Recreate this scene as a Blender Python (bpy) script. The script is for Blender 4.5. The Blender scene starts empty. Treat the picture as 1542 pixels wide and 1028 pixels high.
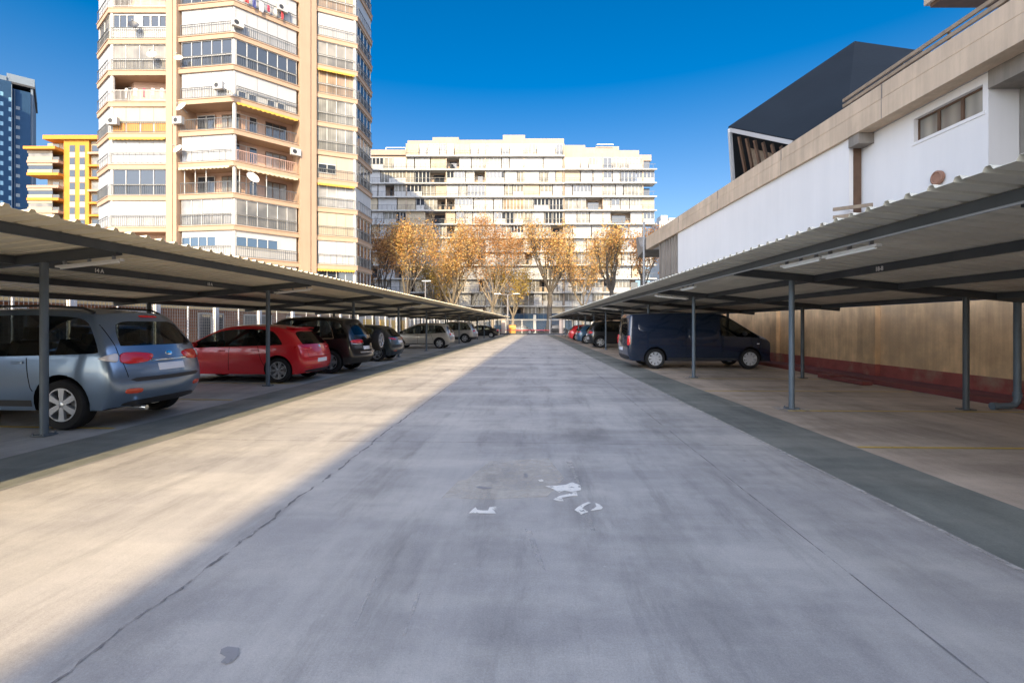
import bpy, bmesh, math, random
from mathutils import Vector, Matrix, noise
from mathutils.bvhtree import BVHTree
R = math.radians
scene = bpy.context.scene
COL = scene.collection
random.seed(11)

# ------------------------------------------------------------------ camera frame
FPX, HOR, CAMH = 720.0, 489.0, 1.5
PSI = math.atan(35 / FPX)                      # yaw of the camera off the lane direction
FW = Vector((-math.sin(PSI), math.cos(PSI), 0))
RT = Vector((math.cos(PSI), math.sin(PSI), 0))

def at(px, py, d):
    """world point seen at photo pixel (px, py) at depth d along the view axis"""
    p = (FW + RT * ((px - 771) / FPX)) * d
    return Vector((p.x, p.y, CAMH + (HOR - py) / FPX * d))

def gr(px, py):
    return at(px, py, FPX * CAMH / (py - HOR)).xy

def frame_angle(vp):
    return math.atan((vp - 771) / FPX) - PSI
TL, TR, TB = frame_angle(820), frame_angle(793), frame_angle(770)

def fr(t, s, l, z=0.0):
    return Vector((s * math.cos(t) + l * math.sin(t), -s * math.sin(t) + l * math.cos(t), z))

# ------------------------------------------------------------------ object helpers
def tag(o, label=None, cat=None, group=None, kind=None):
    if label: o['label'] = label
    if cat: o['category'] = cat
    if group: o['group'] = group
    if kind: o['kind'] = kind
    return o

def empty(name, loc=(0, 0, 0), rz=0.0, label=None, cat=None, group=None):
    o = bpy.data.objects.new(name, None)
    o.empty_display_size = .3
    COL.objects.link(o)
    o.location = loc
    o.rotation_euler = (0, 0, rz)
    return tag(o, label, cat, group)

class MB:
    """collects geometry for ONE mesh object"""
    def __init__(s):
        s.v, s.f, s.mi = [], [], []
    def add(s, vs, fs, mi=0):
        b = len(s.v)
        s.v += [tuple(p) for p in vs]
        s.f += [tuple(i + b for i in f) for f in fs]
        s.mi += [mi] * len(fs)
        return s
    def box(s, x0, x1, y0, y1, z0, z1, mi=0):
        vs = [(x, y, z) for x in (x0, x1) for y in (y0, y1) for z in (z0, z1)]
        return s.add(vs, [(0, 1, 3, 2), (4, 6, 7, 5), (0, 4, 5, 1), (2, 3, 7, 6), (0, 2, 6, 4), (1, 5, 7, 3)], mi)
    def obox(s, o, u, n, u0, u1, n0, n1, z0, z1, mi=0):
        z = Vector((0, 0, 1))
        vs = [o + u * a + n * b + z * c for a in (u0, u1) for b in (n0, n1) for c in (z0, z1)]
        return s.add(vs, [(0, 1, 3, 2), (4, 6, 7, 5), (0, 4, 5, 1), (2, 3, 7, 6), (0, 2, 6, 4), (1, 5, 7, 3)], mi)
    def bar(s, a, b, w, h=None, up=(0, 0, 1), mi=0):
        """rectangular bar from a to b"""
        a, b = Vector(a), Vector(b)
        h = w if h is None else h
        d = (b - a).normalized()
        upv = Vector(up)
        if abs(d.dot(upv)) > .98: upv = Vector((1, 0, 0))
        sx = d.cross(upv).normalized()
        sz = sx.cross(d).normalized()
        vs = []
        for p in (a, b):
            for i, j in ((-1, -1), (1, -1), (1, 1), (-1, 1)):
                vs.append(p + sx * (i * w / 2) + sz * (j * h / 2))
        return s.add(vs, [(0, 1, 2, 3), (4, 7, 6, 5), (0, 4, 5, 1), (1, 5, 6, 2), (2, 6, 7, 3), (3, 7, 4, 0)], mi)
    def tube(s, pts, rad, n=8, mi=0, cap=True):
        pts = [Vector(p) for p in pts]
        rads = rad if isinstance(rad, (list, tuple)) else [rad] * len(pts)
        rings = []
        prev = None
        for i, p in enumerate(pts):
            d = (pts[min(i + 1, len(pts) - 1)] - pts[max(i - 1, 0)]).normalized()
            if prev is None:
                a = d.orthogonal().normalized()
            else:
                a = (prev - d * prev.dot(d))
                a = a.normalized() if a.length > 1e-5 else d.orthogonal().normalized()
            prev = a
            b = d.cross(a)
            rings.append([p + (a * math.cos(2 * math.pi * k / n) + b * math.sin(2 * math.pi * k / n)) * rads[i] for k in range(n)])
        vs = [q for r in rings for q in r]
        fs = []
        for i in range(len(rings) - 1):
            for k in range(n):
                k2 = (k + 1) % n
                fs.append((i * n + k, i * n + k2, (i + 1) * n + k2, (i + 1) * n + k))
        if cap:
            fs.append(tuple(range(n - 1, -1, -1)))
            fs.append(tuple((len(rings) - 1) * n + k for k in range(n)))
        return s.add(vs, fs, mi)
    def prism(s, poly, z0, z1, mi=0):
        n = len(poly)
        vs = [(p[0], p[1], z0) for p in poly] + [(p[0], p[1], z1) for p in poly]
        fs = [tuple(range(n - 1, -1, -1)), tuple(range(n, 2 * n))]
        fs += [(i, (i + 1) % n, n + (i + 1) % n, n + i) for i in range(n)]
        return s.add(vs, fs, mi)
    def lathe(s, prof, axis, n=32, c=(0, 0, 0), mi=0, closed=False):
        """prof: (radius, offset along axis)"""
        ax = Vector(axis).normalized()
        a = ax.orthogonal().normalized()
        b = ax.cross(a)
        c = Vector(c)
        m = len(prof)
        vs = [c + ax * o + (a * math.cos(2 * math.pi * k / n) + b * math.sin(2 * math.pi * k / n)) * r
              for k in range(n) for r, o in prof]
        fs = []
        for k in range(n):
            k2 = (k + 1) % n
            for i in range(m if closed else m - 1):
                i2 = (i + 1) % m
                fs.append((k * m + i, k * m + i2, k2 * m + i2, k2 * m + i))
        return s.add(vs, fs, mi)
    def build(s, name, mats, parent=None, smooth=False, label=None, fix=True):
        me = bpy.data.meshes.new(name)
        me.from_pydata(s.v, [], s.f)
        for m in (mats if isinstance(mats, (list, tuple)) else [mats]):
            me.materials.append(m)
        if any(s.mi):
            me.polygons.foreach_set('material_index', s.mi)
        if fix:
            bm = bmesh.new(); bm.from_mesh(me)
            bmesh.ops.recalc_face_normals(bm, faces=bm.faces)
            bm.to_mesh(me); bm.free()
        if smooth:
            me.polygons.foreach_set('use_smooth', [True] * len(me.polygons))
            try: me.set_sharp_from_angle(angle=R(smooth if smooth is not True else 35))
            except Exception: pass
        me.update()
        o = bpy.data.objects.new(name, me)
        COL.objects.link(o)
        if parent: o.parent = parent
        if label: o['label'] = label
        return o

def dup(o, parent=None, loc=None):
    c = o.copy(); COL.objects.link(c)
    if parent is not None: c.parent = parent
    if loc is not None: c.location = loc
    for ch in list(o.children):
        dup(ch, c)
    return c

# ------------------------------------------------------------------ materials
def newmat(name):
    m = bpy.data.materials.new(name); m.use_nodes = True
    nt = m.node_tree
    return m, nt, nt.nodes['Principled BSDF']

def ramp(nt, fac, stops):
    r = nt.nodes.new('ShaderNodeValToRGB')
    els = r.color_ramp.elements
    while len(els) < len(stops): els.new(.5)
    for e, (p, c) in zip(els, stops):
        e.position = p
        e.color = (c, c, c, 1) if isinstance(c, (int, float)) else (*c, 1)
    nt.links.new(fac, r.inputs[0])
    return r.outputs[0]

def noise_n(nt, scale, vec=None, detail=4, rough=.55, stretch=None):
    n = nt.nodes.new('ShaderNodeTexNoise')
    n.inputs['Scale'].default_value = scale
    n.inputs['Detail'].default_value = detail
    n.inputs['Roughness'].default_value = rough
    if vec is not None:
        if stretch:
            mp = nt.nodes.new('ShaderNodeMapping')
            mp.inputs['Scale'].default_value = stretch
            nt.links.new(vec, mp.inputs[0]); vec = mp.outputs[0]
        nt.links.new(vec, n.inputs['Vector'])
    return n.outputs['Fac']

def coords(nt, kind='Object'):
    return nt.nodes.new('ShaderNodeTexCoord').outputs[kind]

def mul(nt, a, b, fac=1.0):
    x = nt.nodes.new('ShaderNodeMix'); x.data_type = 'RGBA'; x.blend_type = 'MULTIPLY'
    x.inputs[0].default_value = fac
    for sock, v in ((x.inputs[6], a), (x.inputs[7], b)):
        if isinstance(v, (tuple, list)): sock.default_value = (*v, 1)
        else: nt.links.new(v, sock)
    return x.outputs[2]

def mixc(nt, fac, a, b):
    x = nt.nodes.new('ShaderNodeMix'); x.data_type = 'RGBA'
    if isinstance(fac, (int, float)): x.inputs[0].default_value = fac
    else: nt.links.new(fac, x.inputs[0])
    for sock, v in ((x.inputs[6], a), (x.inputs[7], b)):
        if isinstance(v, (tuple, list)): sock.default_value = (*v, 1)
        else: nt.links.new(v, sock)
    return x.outputs[2]

def surf(name, col, rough=.6, metal=0.0, var=.18, scale=2.0, bump=0.0, bscale=40, spec=.5, streak=0.0, coat=0.0, dirt=None, sscale=1.6):
    """painted / mineral surface with weathering"""
    m, nt, bs = newmat(name)
    bs.inputs['Roughness'].default_value = rough
    bs.inputs['Metallic'].default_value = metal
    bs.inputs['Specular IOR Level'].default_value = spec
    bs.inputs['Coat Weight'].default_value = coat
    vec = coords(nt)
    c = tuple(col)
    out = mul(nt, c, ramp(nt, noise_n(nt, scale, vec, 6), [(.3, 1 - var), (.7, 1.0)]))
    if streak:
        out = mul(nt, out, ramp(nt, noise_n(nt, sscale, vec, 6, .68, (1.6, 1.6, .12)), [(.35, 1 - streak), (.65, 1.0)]))
    if dirt:
        out = mixc(nt, ramp(nt, noise_n(nt, scale * .35, vec, 6, .65), [(.52, 0.0), (.72, .8)]), out, dirt)
    nt.links.new(out, bs.inputs['Base Color'])
    if bump:
        b = nt.nodes.new('ShaderNodeBump'); b.inputs['Strength'].default_value = bump; b.inputs['Distance'].default_value = .02
        nt.links.new(noise_n(nt, bscale, vec, 5), b.inputs['Height'])
        nt.links.new(b.outputs[0], bs.inputs['Normal'])
    return m

def worn(name, col, lo=.44, hi=.54, scale=9, most=1.0, var=.2):
    """thin layer that has partly worn off the floor below it"""
    m = surf(name, col, .65, 0, var, 3)
    nt = m.node_tree; bs = nt.nodes['Principled BSDF']
    f = ramp(nt, noise_n(nt, scale, coords(nt), 8, .72), [(lo, 0.0), (hi, most)])
    nt.links.new(f, bs.inputs['Alpha'])
    return m

def plain(name, col, rough=.5, metal=0.0, spec=.5, coat=0.0):
    m, nt, bs = newmat(name)
    bs.inputs['Base Color'].default_value = (*col, 1)
    bs.inputs['Roughness'].default_value = rough
    bs.inputs['Metallic'].default_value = metal
    bs.inputs['Specular IOR Level'].default_value = spec
    bs.inputs['Coat Weight'].default_value = coat
    return m

def glass_dark(name, col=(.02, .024, .03), rough=.04, spec=.9):
    m, nt, bs = newmat(name)
    bs.inputs['Base Color'].default_value = (*col, 1)
    bs.inputs['Roughness'].default_value = rough
    bs.inputs['Specular IOR Level'].default_value = spec
    return m

def curtain_glass(name, a, b, scale=5.0):
    """window pane with drawn curtains close behind it"""
    m, nt, bs = newmat(name)
    vec = coords(nt)
    w = nt.nodes.new('ShaderNodeTexWave'); w.bands_direction = 'DIAGONAL'
    w.inputs['Scale'].default_value = scale; w.inputs['Distortion'].default_value = 1.5
    mp = nt.nodes.new('ShaderNodeMapping'); mp.inputs['Scale'].default_value = (1, 1, .0)
    nt.links.new(vec, mp.inputs[0]); nt.links.new(mp.outputs[0], w.inputs[0])
    c = mixc(nt, w.outputs['Fac'], a, b)
    nt.links.new(mul(nt, c, ramp(nt, noise_n(nt, .5, vec, 2), [(.35, .45), (.6, 1.0)])), bs.inputs['Base Color'])
    bs.inputs['Roughness'].default_value = .5
    bs.inputs['Coat Weight'].default_value = .6
    bs.inputs['Coat Roughness'].default_value = .03
    return m

def car_paint(name, col, metal=.45, rough=.32):
    m, nt, bs = newmat(name)
    vec = coords(nt)
    out = mul(nt, tuple(col), ramp(nt, noise_n(nt, 3, vec, 6), [(.3, .95), (.7, 1.0)]))
    nt.links.new(out, bs.inputs['Base Color'])
    bs.inputs['Metallic'].default_value = metal
    bs.inputs['Roughness'].default_value = rough
    bs.inputs['Coat Weight'].default_value = .8
    bs.inputs['Coat Roughness'].default_value = .05
    return m

M = {}
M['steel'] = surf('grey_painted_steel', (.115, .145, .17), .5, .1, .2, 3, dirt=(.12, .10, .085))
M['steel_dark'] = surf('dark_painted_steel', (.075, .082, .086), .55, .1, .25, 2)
M['block_white'] = surf('block_white_render', (.40, .40, .395), .6, 0, .12, .4, streak=.14)
M['white'] = surf('white_paint', (.40, .40, .40), .5, 0, .06, .8, streak=.06)
M['shutter'] = surf('white_shutter', (.35, .355, .37), .55, 0, .05, .6, streak=.05)
M['beige_blind'] = surf('beige_blind', (.37, .315, .235), .6, 0, .08, .6)
M['cream'] = surf('cream_render', (.36, .25, .178), .8, 0, .08, .5, streak=.08)
M['cream2'] = surf('pale_cream_render', (.39, .315, .25), .8, 0, .08, .5, streak=.08)
M['pink_wall'] = surf('pink_balcony_wall', (.42, .28, .215), .8, 0, .1, .5)
M['alu'] = plain('aluminium', (.55, .56, .57), .35, .6)
M['alu_white'] = plain('white_lacquered_metal', (.46, .46, .46), .4)
M['rail'] = plain('grey_railing', (.10, .105, .11), .5, .3)
M['rail_white'] = plain('white_railing', (.45, .44, .43), .5)
M['rail_pink'] = plain('dusty_pink_railing', (.44, .28, .23), .5)
M['glass'] = glass_dark('dark_window_glass', (.03, .037, .05), .03, .8)
M['glass_blue'] = glass_dark('blue_tinted_glass', (.03, .06, .11), .05, .8)
M['glass_curt'] = curtain_glass('curtained_glass', (.235, .22, .19), (.11, .10, .09))
M['glass_pale'] = curtain_glass('pale_curtained_glass', (.25, .245, .225), (.14, .14, .13), 3)
M['glass_white'] = curtain_glass('white_curtained_glass', (.37, .37, .37), (.2, .205, .225), 6)
M['glass_org'] = curtain_glass('orange_curtained_glass', (.34, .22, .12), (.22, .145, .09), 3)
M['awning'] = surf('yellow_awning_cloth', (.5, .30, .05), .8, 0, .1, 2)
M['awning_cream'] = surf('cream_awning_cloth', (.5, .41, .27), .8, 0, .1, 2)
M['orange_panel'] = surf('orange_panel', (.48, .22, .04), .6, 0, .1, 1)
M['black'] = plain('black_rubber', (.012, .012, .013), .75, 0, .3)
M['black_plastic'] = plain('black_plastic', (.02, .02, .022), .5)
M['brown_wood'] = surf('brown_wood', (.13, .07, .04), .7, 0, .3, 4)
M['tan_wood'] = surf('weathered_tan_wood', (.34, .25, .17), .7, 0, .3, 5)
# ================================================================== GROUND
def sheet(name, pts, z, mat, sub=None):
    me = bpy.data.meshes.new(name)
    me.from_pydata([(p[0], p[1], z) for p in pts], [], [tuple(range(len(pts)))])
    me.materials.append(mat)
    o = bpy.data.objects.new(name, me); COL.objects.link(o)
    o['kind'] = 'structure'
    return o

def concrete(name, base, dark, light, sun_streak=.6, yellow=None, long=(.25, 1, 1), spec=.35, rough=(.45, .75)):
    m, nt, bs = newmat(name)
    vec = coords(nt)
    big = noise_n(nt, .28, vec, 5, .6, (1, .7, 1))
    c = mixc(nt, ramp(nt, big, [(.3, 0.0), (.7, 1.0)]), dark, base)
    st = noise_n(nt, .9, vec, 6, .62, long)                       # pale streaks across the lane, reflected sunlight put into the colour
    c = mixc(nt, ramp(nt, st, [(.44, 0.0), (.60, sun_streak)]), c, light)
    c = mixc(nt, ramp(nt, noise_n(nt, .55, vec, 6, .7, (.5, 1.1, 1)), [(.58, 0.0), (.75, .55)]), c, dark)
    c = mul(nt, c, ramp(nt, noise_n(nt, 4.5, vec, 8, .7), [(.28, .87), (.62, 1.0)]))
    c = mul(nt, c, ramp(nt, noise_n(nt, 1.4, vec, 7, .72, (.9, .35, 1)), [(.36, .77), (.54, 1.0)]))
    c = mul(nt, c, ramp(nt, noise_n(nt, 90, vec, 3, .7), [(.3, .82), (.7, 1.06)]))
    # dark spots: old chewing gum and oil drips
    v = nt.nodes.new('ShaderNodeTexVoronoi'); v.inputs['Scale'].default_value = 1.15
    nt.links.new(vec, v.inputs['Vector'])
    c = mul(nt, c, ramp(nt, v.outputs['Distance'], [(.018, .55), (.034, 1.0)]))
    v2 = nt.nodes.new('ShaderNodeTexVoronoi'); v2.inputs['Scale'].default_value = 3.1
    nt.links.new(vec, v2.inputs['Vector'])
    c = mixc(nt, ramp(nt, v2.outputs['Distance'], [(.02, .35), (.04, 0.0)]), c, light)
    # soft oil blotches
    v3 = nt.nodes.new('ShaderNodeTexVoronoi'); v3.inputs['Scale'].default_value = .33
    add = nt.nodes.new('ShaderNodeVectorMath'); add.operation = 'ADD'
    ns = nt.nodes.new('ShaderNodeTexNoise'); ns.inputs['Scale'].default_value = 2.2
    sc = nt.nodes.new('ShaderNodeVectorMath'); sc.operation = 'SCALE'; sc.inputs['Scale'].default_value = .7
    nt.links.new(vec, ns.inputs['Vector']); nt.links.new(ns.outputs['Color'], sc.inputs[0])
    nt.links.new(vec, add.inputs[0]); nt.links.new(sc.outputs[0], add.inputs[1]); nt.links.new(add.outputs[0], v3.inputs['Vector'])
    c = mul(nt, c, ramp(nt, v3.outputs['Distance'], [(.04, .66), (.22, 1.0)]))
    # long pale wheel tracks down the lane and dark tyre scuffs
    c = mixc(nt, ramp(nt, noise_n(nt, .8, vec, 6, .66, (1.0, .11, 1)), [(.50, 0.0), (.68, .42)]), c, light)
    c = mul(nt, c, ramp(nt, noise_n(nt, 2.6, vec, 7, .7, (1.0, .13, 1)), [(.36, .80), (.47, 1.0)]))
    c = mul(nt, c, ramp(nt, noise_n(nt, 260, vec, 2, .7), [(.3, .80), (.6, 1.05)]))
    if yellow:
        c = mixc(nt, ramp(nt, noise_n(nt, .5, vec, 5, .6), [(.45, 0.0), (.65, .6)]), c, yellow)
    nt.links.new(c, bs.inputs['Base Color'])
    nt.links.new(ramp(nt, st, [(.35, rough[1]), (.7, rough[0])]), bs.inputs['Roughness'])
    bs.inputs['Specular IOR Level'].default_value = spec
    b = nt.nodes.new('ShaderNodeBump'); b.inputs['Strength'].default_value = .25; b.inputs['Distance'].default_value = .008
    nt.links.new(noise_n(nt, 30, vec, 6, .7), b.inputs['Height'])
    nt.links.new(b.outputs[0], bs.inputs['Normal'])
    return m

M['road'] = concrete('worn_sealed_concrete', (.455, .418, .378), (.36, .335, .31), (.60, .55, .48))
M['gutter'] = concrete('grey_green_cement', (.245, .25, .21), (.15, .155, .14), (.36, .345, .29), .4)
M['park_r'] = concrete('tan_parking_cement', (.58, .455, .345), (.38, .295, .22), (.76, .61, .47), .5)
M['park_l'] = concrete('grey_parking_cement', (.48, .46, .43), (.35, .335, .31), (.57, .54, .50), .5)
M['ground'] = concrete('street_asphalt', (.17, .165, .155), (.12, .12, .115), (.22, .21, .20), .3)
M['paint_white'] = worn('worn_white_paint', (.86, .80, .70), .40, .45, 13)
M['paint_yellow'] = worn('faded_yellow_paint', (.70, .47, .08), .30, .42, 6)
M['crack'] = worn('crack_filler', (.20, .185, .18), .40, .58, 3.5, .85, .4)
M['patch_light'] = worn('light_concrete_patch', (.58, .53, .47), .38, .60, 5, .8)
M['patch_dark'] = worn('dark_flaked_patch', (.31, .295, .29), .34, .44, 8, .8)

sheet('ground', [(-1800, -1800), (1800, -1800), (1800, 1800), (-1800, 1800)], -.05, M['ground'])
L0, L1 = -60, 72.5
EL, GL, PL = -4.93, -6.1, -11.6          # left: lane edge, gutter edge, back of the bays
ER, GR, PR = 3.05, 4.05, 8.9
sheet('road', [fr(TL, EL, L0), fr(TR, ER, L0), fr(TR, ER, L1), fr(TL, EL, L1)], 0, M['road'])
sheet('gutter', [fr(TL, GL, L0), fr(TL, EL - .0, L0), fr(TL, EL - .0, L1), fr(TL, GL, L1)], -.004, M['gutter'])
sheet('gutter', [fr(TR, ER, L0), fr(TR, GR, L0), fr(TR, GR, L1), fr(TR, ER, L1)], -.004, M['gutter'])
sheet('parking_floor', [fr(TL, PL, L0), fr(TL, GL, L0), fr(TL, GL, L1), fr(TL, PL, L1)], -.009, M['park_l'])
sheet('parking_floor', [fr(TR, GR, L0), fr(TR, PR + 2, L0), fr(TR, PR + 2, L1), fr(TR, GR, L1)], -.009, M['park_r'])

def ribbon(name, pts, w, z, mat, jitter=0.0, rnd=None):
    rnd = rnd or random
    mb = MB(); L = []; Rr = []
    for i, p in enumerate(pts):
        a = Vector(pts[max(i - 1, 0)]); b = Vector(pts[min(i + 1, len(pts) - 1)])
        d = (b - a).normalized(); n = Vector((-d.y, d.x))
        ww = w * (1 + jitter * rnd.uniform(-1, 1)) / 2
        L.append(Vector(p) + n * ww); Rr.append(Vector(p) - n * ww)
    n = len(pts)
    mb.add([(q.x, q.y, z) for q in L] + [(q.x, q.y, z) for q in Rr], [(i, i + 1, n + i + 1, n + i) for i in range(n - 1)])
    o = mb.build(name, mat, fix=False)
    for p in o.data.polygons:
        pass
    o['kind'] = 'structure'
    return o

def jag(p0, p1, n, amp, rnd):
    p0, p1 = Vector(p0), Vector(p1)
    d = (p1 - p0).normalized(); nn = Vector((-d.y, d.x)); off = 0; out = []
    for i in range(n + 1):
        off = off * .8 + rnd.uniform(-amp, amp)
        out.append(p0.lerp(p1, i / n) + nn * off)
    return out
rj = random.Random(4)
ribbon('road_crack', jag((-2.0, .8), (-2.12, 9.5), 230, .012, rj), .016, .004, M['crack'], .8, rj)
ribbon('road_joint', jag((-2.12, 9.5), (-2.2, 60), 160, .008, rj), .014, .004, M['crack'], .4, rj)
ribbon('road_joint', jag((1.9, 1.2), (1.86, 60), 200, .004, rj), .010, .004, M['crack'], .6, rj)
for yy in (6.05, 12.1, 18.3, 24.4, 36.5, 48.6):
    ribbon('road_joint', jag((-4.75 + .02 * yy, yy), (3.0 - .018 * yy, yy + .02), 40, .004, rj), .007 + yy * .0006, .006, M['crack'], .4, rj)
ribbon('road_joint', [fr(TL, EL + .02, l).xy for l in range(-4, 72, 4)], .035, .004, M['patch_dark'])
ribbon('road_joint', [fr(TR, ER - .03, l).xy for l in range(-4, 72, 4)], .05, .004, M['patch_light'])

def marking(px_pts, mat, z=.005, name='road_marking'):
    pts = [gr(*p) for p in px_pts]
    return sheet(name, pts, z, mat)
# remains of a painted sign on the concrete
marking([(706, 773), (712, 767), (716, 764), (719, 768), (727, 769), (735, 769), (737, 764), (747, 763), (748, 768), (744, 769.5), (747, 773.5)], M['paint_white'])
marking([(821, 732), (838, 731.5), (852, 730), (862, 726), (866, 728), (874, 731), (875, 738), (868, 740), (860, 741), (850, 739), (842, 742), (834, 737)], M['paint_white'])
marking([(868, 740.5), (870, 747), (860, 747.5), (846, 750), (849, 755), (842, 755), (833, 752.5), (842, 747), (856, 744), (860, 741.6)], M['paint_white'])
marking([(865, 768), (872, 762), (880, 758), (886, 756), (890, 757.5), (880, 762), (877, 766), (883, 769), (886, 771), (875, 775), (870, 771)], M['paint_white'])
marking([(896, 757), (903, 760), (908, 764), (906, 767), (893, 769), (889, 769), (898, 763)], M['paint_white'])
marking([(810, 723), (816, 722), (819, 724.5), (813, 725.5)], M['paint_white'])
marking([(852, 694), (861, 695), (876, 733), (868, 726), (859, 708)], M['patch_light'])
marking([(717, 733), (724, 732), (733, 734), (741, 733.5), (739, 736), (729, 737), (719, 735)], M['patch_dark'])
marking([(788, 713), (794, 713), (795, 719), (789, 719)], M['patch_dark'])
marking([(333, 978), (343, 974), (360, 976), (359, 988), (350, 997), (340, 1001), (332, 998), (340, 990), (331, 985)], M['patch_dark'])
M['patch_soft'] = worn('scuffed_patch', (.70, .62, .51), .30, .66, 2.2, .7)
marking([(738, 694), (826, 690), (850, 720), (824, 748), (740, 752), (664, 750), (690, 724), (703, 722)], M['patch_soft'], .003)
M['scrape'] = worn('pale_scrape', (.56, .52, .47), .42, .62, 7, .6)
marking([(565, 868), (568, 870), (535, 945), (530, 946)], M['scrape'])
marking([(628, 892), (634, 893), (612, 955), (606, 958)], M['scrape'])
marking([(790, 796), (801, 800), (822, 860), (812, 852)], M['scrape'])
marking([(879, 772), (890, 800), (897, 799), (886, 771)], M['scrape'])
# bay lines
def bay_line(t, s0, s1, l, w=.07, z=-.004):
    return sheet('bay_line', [fr(t, s0, l - w / 2), fr(t, s1, l - w / 2), fr(t, s1, l + w / 2), fr(t, s0, l + w / 2)], z, M['paint_yellow'])
for k in range(-1, 26):
    lr = 6.02 + (k) * 2.515
    bay_line(TR, 4.08 + (0 if k % 2 == 0 else .5), 8.7, lr, .065)
    bay_line(TL, -10.8, -6.25, 9.2 + (k - 1) * 2.645, .075)
# pale cement pads at the post feet
sheet_pads = []
for k in range(-1, 12):
    c = fr(TR, 4.75, 8.74 + 5.03 * k)
    sheet('post_pad', [(c.x - .28, c.y - .26), (c.x + .26, c.y - .22), (c.x + .22, c.y + .27), (c.x - .25, c.y + .24)], -.005, M['patch_light'])
# kerb across the far end of the lot
kb = MB(); a = fr(TL, -12, 72.5); b = fr(TR, 10.5, 72.5)
kb.bar((a.x, a.y, .06), (b.x, b.y, .06), .5, .32)
tag(kb.build('end_kerb', surf('dark_kerb', (.06, .065, .075), .8, 0, .2, 2)), kind='structure')
M['pave'] = surf('pale_pavement', (.36, .33, .30), .8, 0, .2, .6)
sheet('pavement', [(-60, 73), (70, 73), (70, 78.5), (-60, 78.5)], -.02, M['pave'])
# ================================================================== CARPORTS
def corrugated_mat(name, col, rust):
    m, nt, bs = newmat(name)
    vec = coords(nt)
    c = mul(nt, col, ramp(nt, noise_n(nt, .6, vec, 6, .65, (.3, 2.5, 1)), [(.3, .78), (.65, 1.0)]))
    c = mul(nt, c, ramp(nt, noise_n(nt, 1.2, vec, 6, .7, (1.5, .3, 1)), [(.35, .86), (.6, 1.0)]))
    c = mixc(nt, ramp(nt, noise_n(nt, 2.3, vec, 7, .7), [(.62, 0.0), (.78, .6)]), c, rust)
    nt.links.new(c, bs.inputs['Base Color'])
    bs.inputs['Roughness'].default_value = .5
    bs.inputs['Specular IOR Level'].default_value = .35
    return m
M['roof_metal'] = corrugated_mat('cream_corrugated_steel', (.86, .77, .57), (.55, .44, .29))
M['roof_metal_r'] = corrugated_mat('grey_corrugated_steel', (.74, .70, .58), (.50, .42, .30))
M['lamp_white'] = surf('lamp_housing', (.72, .70, .66), .45, 0, .1, 4)
M['lamp_diff'] = plain('milky_lamp_cover', (.8, .79, .74), .3)
M['sticker'] = plain('white_letter', (.75, .73, .7), .6)

def text_mesh(name, body, size, mat, mtx, parent):
    cu = bpy.data.curves.new(name, 'FONT'); cu.body = body; cu.size = size
    cu.align_x = 'CENTER'; cu.align_y = 'CENTER'; cu.extrude = .0015; cu.offset = size * .035
    t = bpy.data.objects.new(name, cu); COL.objects.link(t)
    bpy.context.view_layer.update()
    me = bpy.data.meshes.new_from_object(t.evaluated_get(bpy.context.evaluated_depsgraph_get()))
    bpy.data.objects.remove(t); me.materials.append(mat)
    o = bpy.data.objects.new(name, me); COL.objects.link(o)
    o.parent = parent; o.matrix_local = mtx
    return o

def carport(side, T, post_s, rear_s, edge_s, back_s, end_s, end_h, slope, l0, dl, n0, n1, lend, purl, roofm, label):
    """side -1 left / +1 right; s is the sideways coordinate of the row frame, l along it"""
    root = empty('carport', (0, 0, 0), -T, label, 'carport')
    H = lambda s: end_h - abs(s - end_s) * slope * (1 if abs(s) > abs(end_s) else -1)      # beam centre height
    prof = [(.0, 0), (.055, 0), (.075, .034), (.115, .034), (.135, 0)]
    pitch = .235
    lo = l0 + dl * n0 - 1.0
    nrib = int((lend - lo) / pitch)
    e0, e1 = edge_s, back_s
    mb = MB(); vs = []; 
    for i in range(nrib):
        for a, h in prof:
            y = lo + i * pitch + a
            for s in (e0, e1):
                vs.append((s, y, H(s) + .072 + h))
    n = len(vs) // 2
    fs = [(2 * i, 2 * i + 1, 2 * i + 3, 2 * i + 2) for i in range(n - 1)]
    mb.add(vs, fs)
    rs = mb.build('roof_sheet', roofm, root)
    sm = rs.modifiers.new('thick', 'SOLIDIFY'); sm.thickness = .003; sm.offset = 0
    # purlins along the row
    for s in purl:
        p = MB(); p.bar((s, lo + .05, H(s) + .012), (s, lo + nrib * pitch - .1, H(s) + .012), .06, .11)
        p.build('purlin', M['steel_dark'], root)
    # posts + beams
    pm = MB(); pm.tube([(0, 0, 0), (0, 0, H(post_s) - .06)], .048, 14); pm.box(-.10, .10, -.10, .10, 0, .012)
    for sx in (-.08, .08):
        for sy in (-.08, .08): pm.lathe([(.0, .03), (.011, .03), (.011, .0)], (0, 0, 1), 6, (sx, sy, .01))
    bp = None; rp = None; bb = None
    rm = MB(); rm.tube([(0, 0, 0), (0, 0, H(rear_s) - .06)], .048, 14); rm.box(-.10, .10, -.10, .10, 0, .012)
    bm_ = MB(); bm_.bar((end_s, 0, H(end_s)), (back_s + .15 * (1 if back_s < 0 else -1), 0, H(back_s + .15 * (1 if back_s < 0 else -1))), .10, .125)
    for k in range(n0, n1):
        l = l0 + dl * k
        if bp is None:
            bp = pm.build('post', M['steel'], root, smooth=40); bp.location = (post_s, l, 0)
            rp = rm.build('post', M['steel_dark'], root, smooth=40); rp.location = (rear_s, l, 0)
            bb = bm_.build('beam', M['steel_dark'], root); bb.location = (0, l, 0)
        else:
            dup(bp, root, (post_s, l, 0)); dup(rp, root, (rear_s, l, 0)); dup(bb, root, (0, l, 0))
    return root, H

cl = gr(77, 655)
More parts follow.
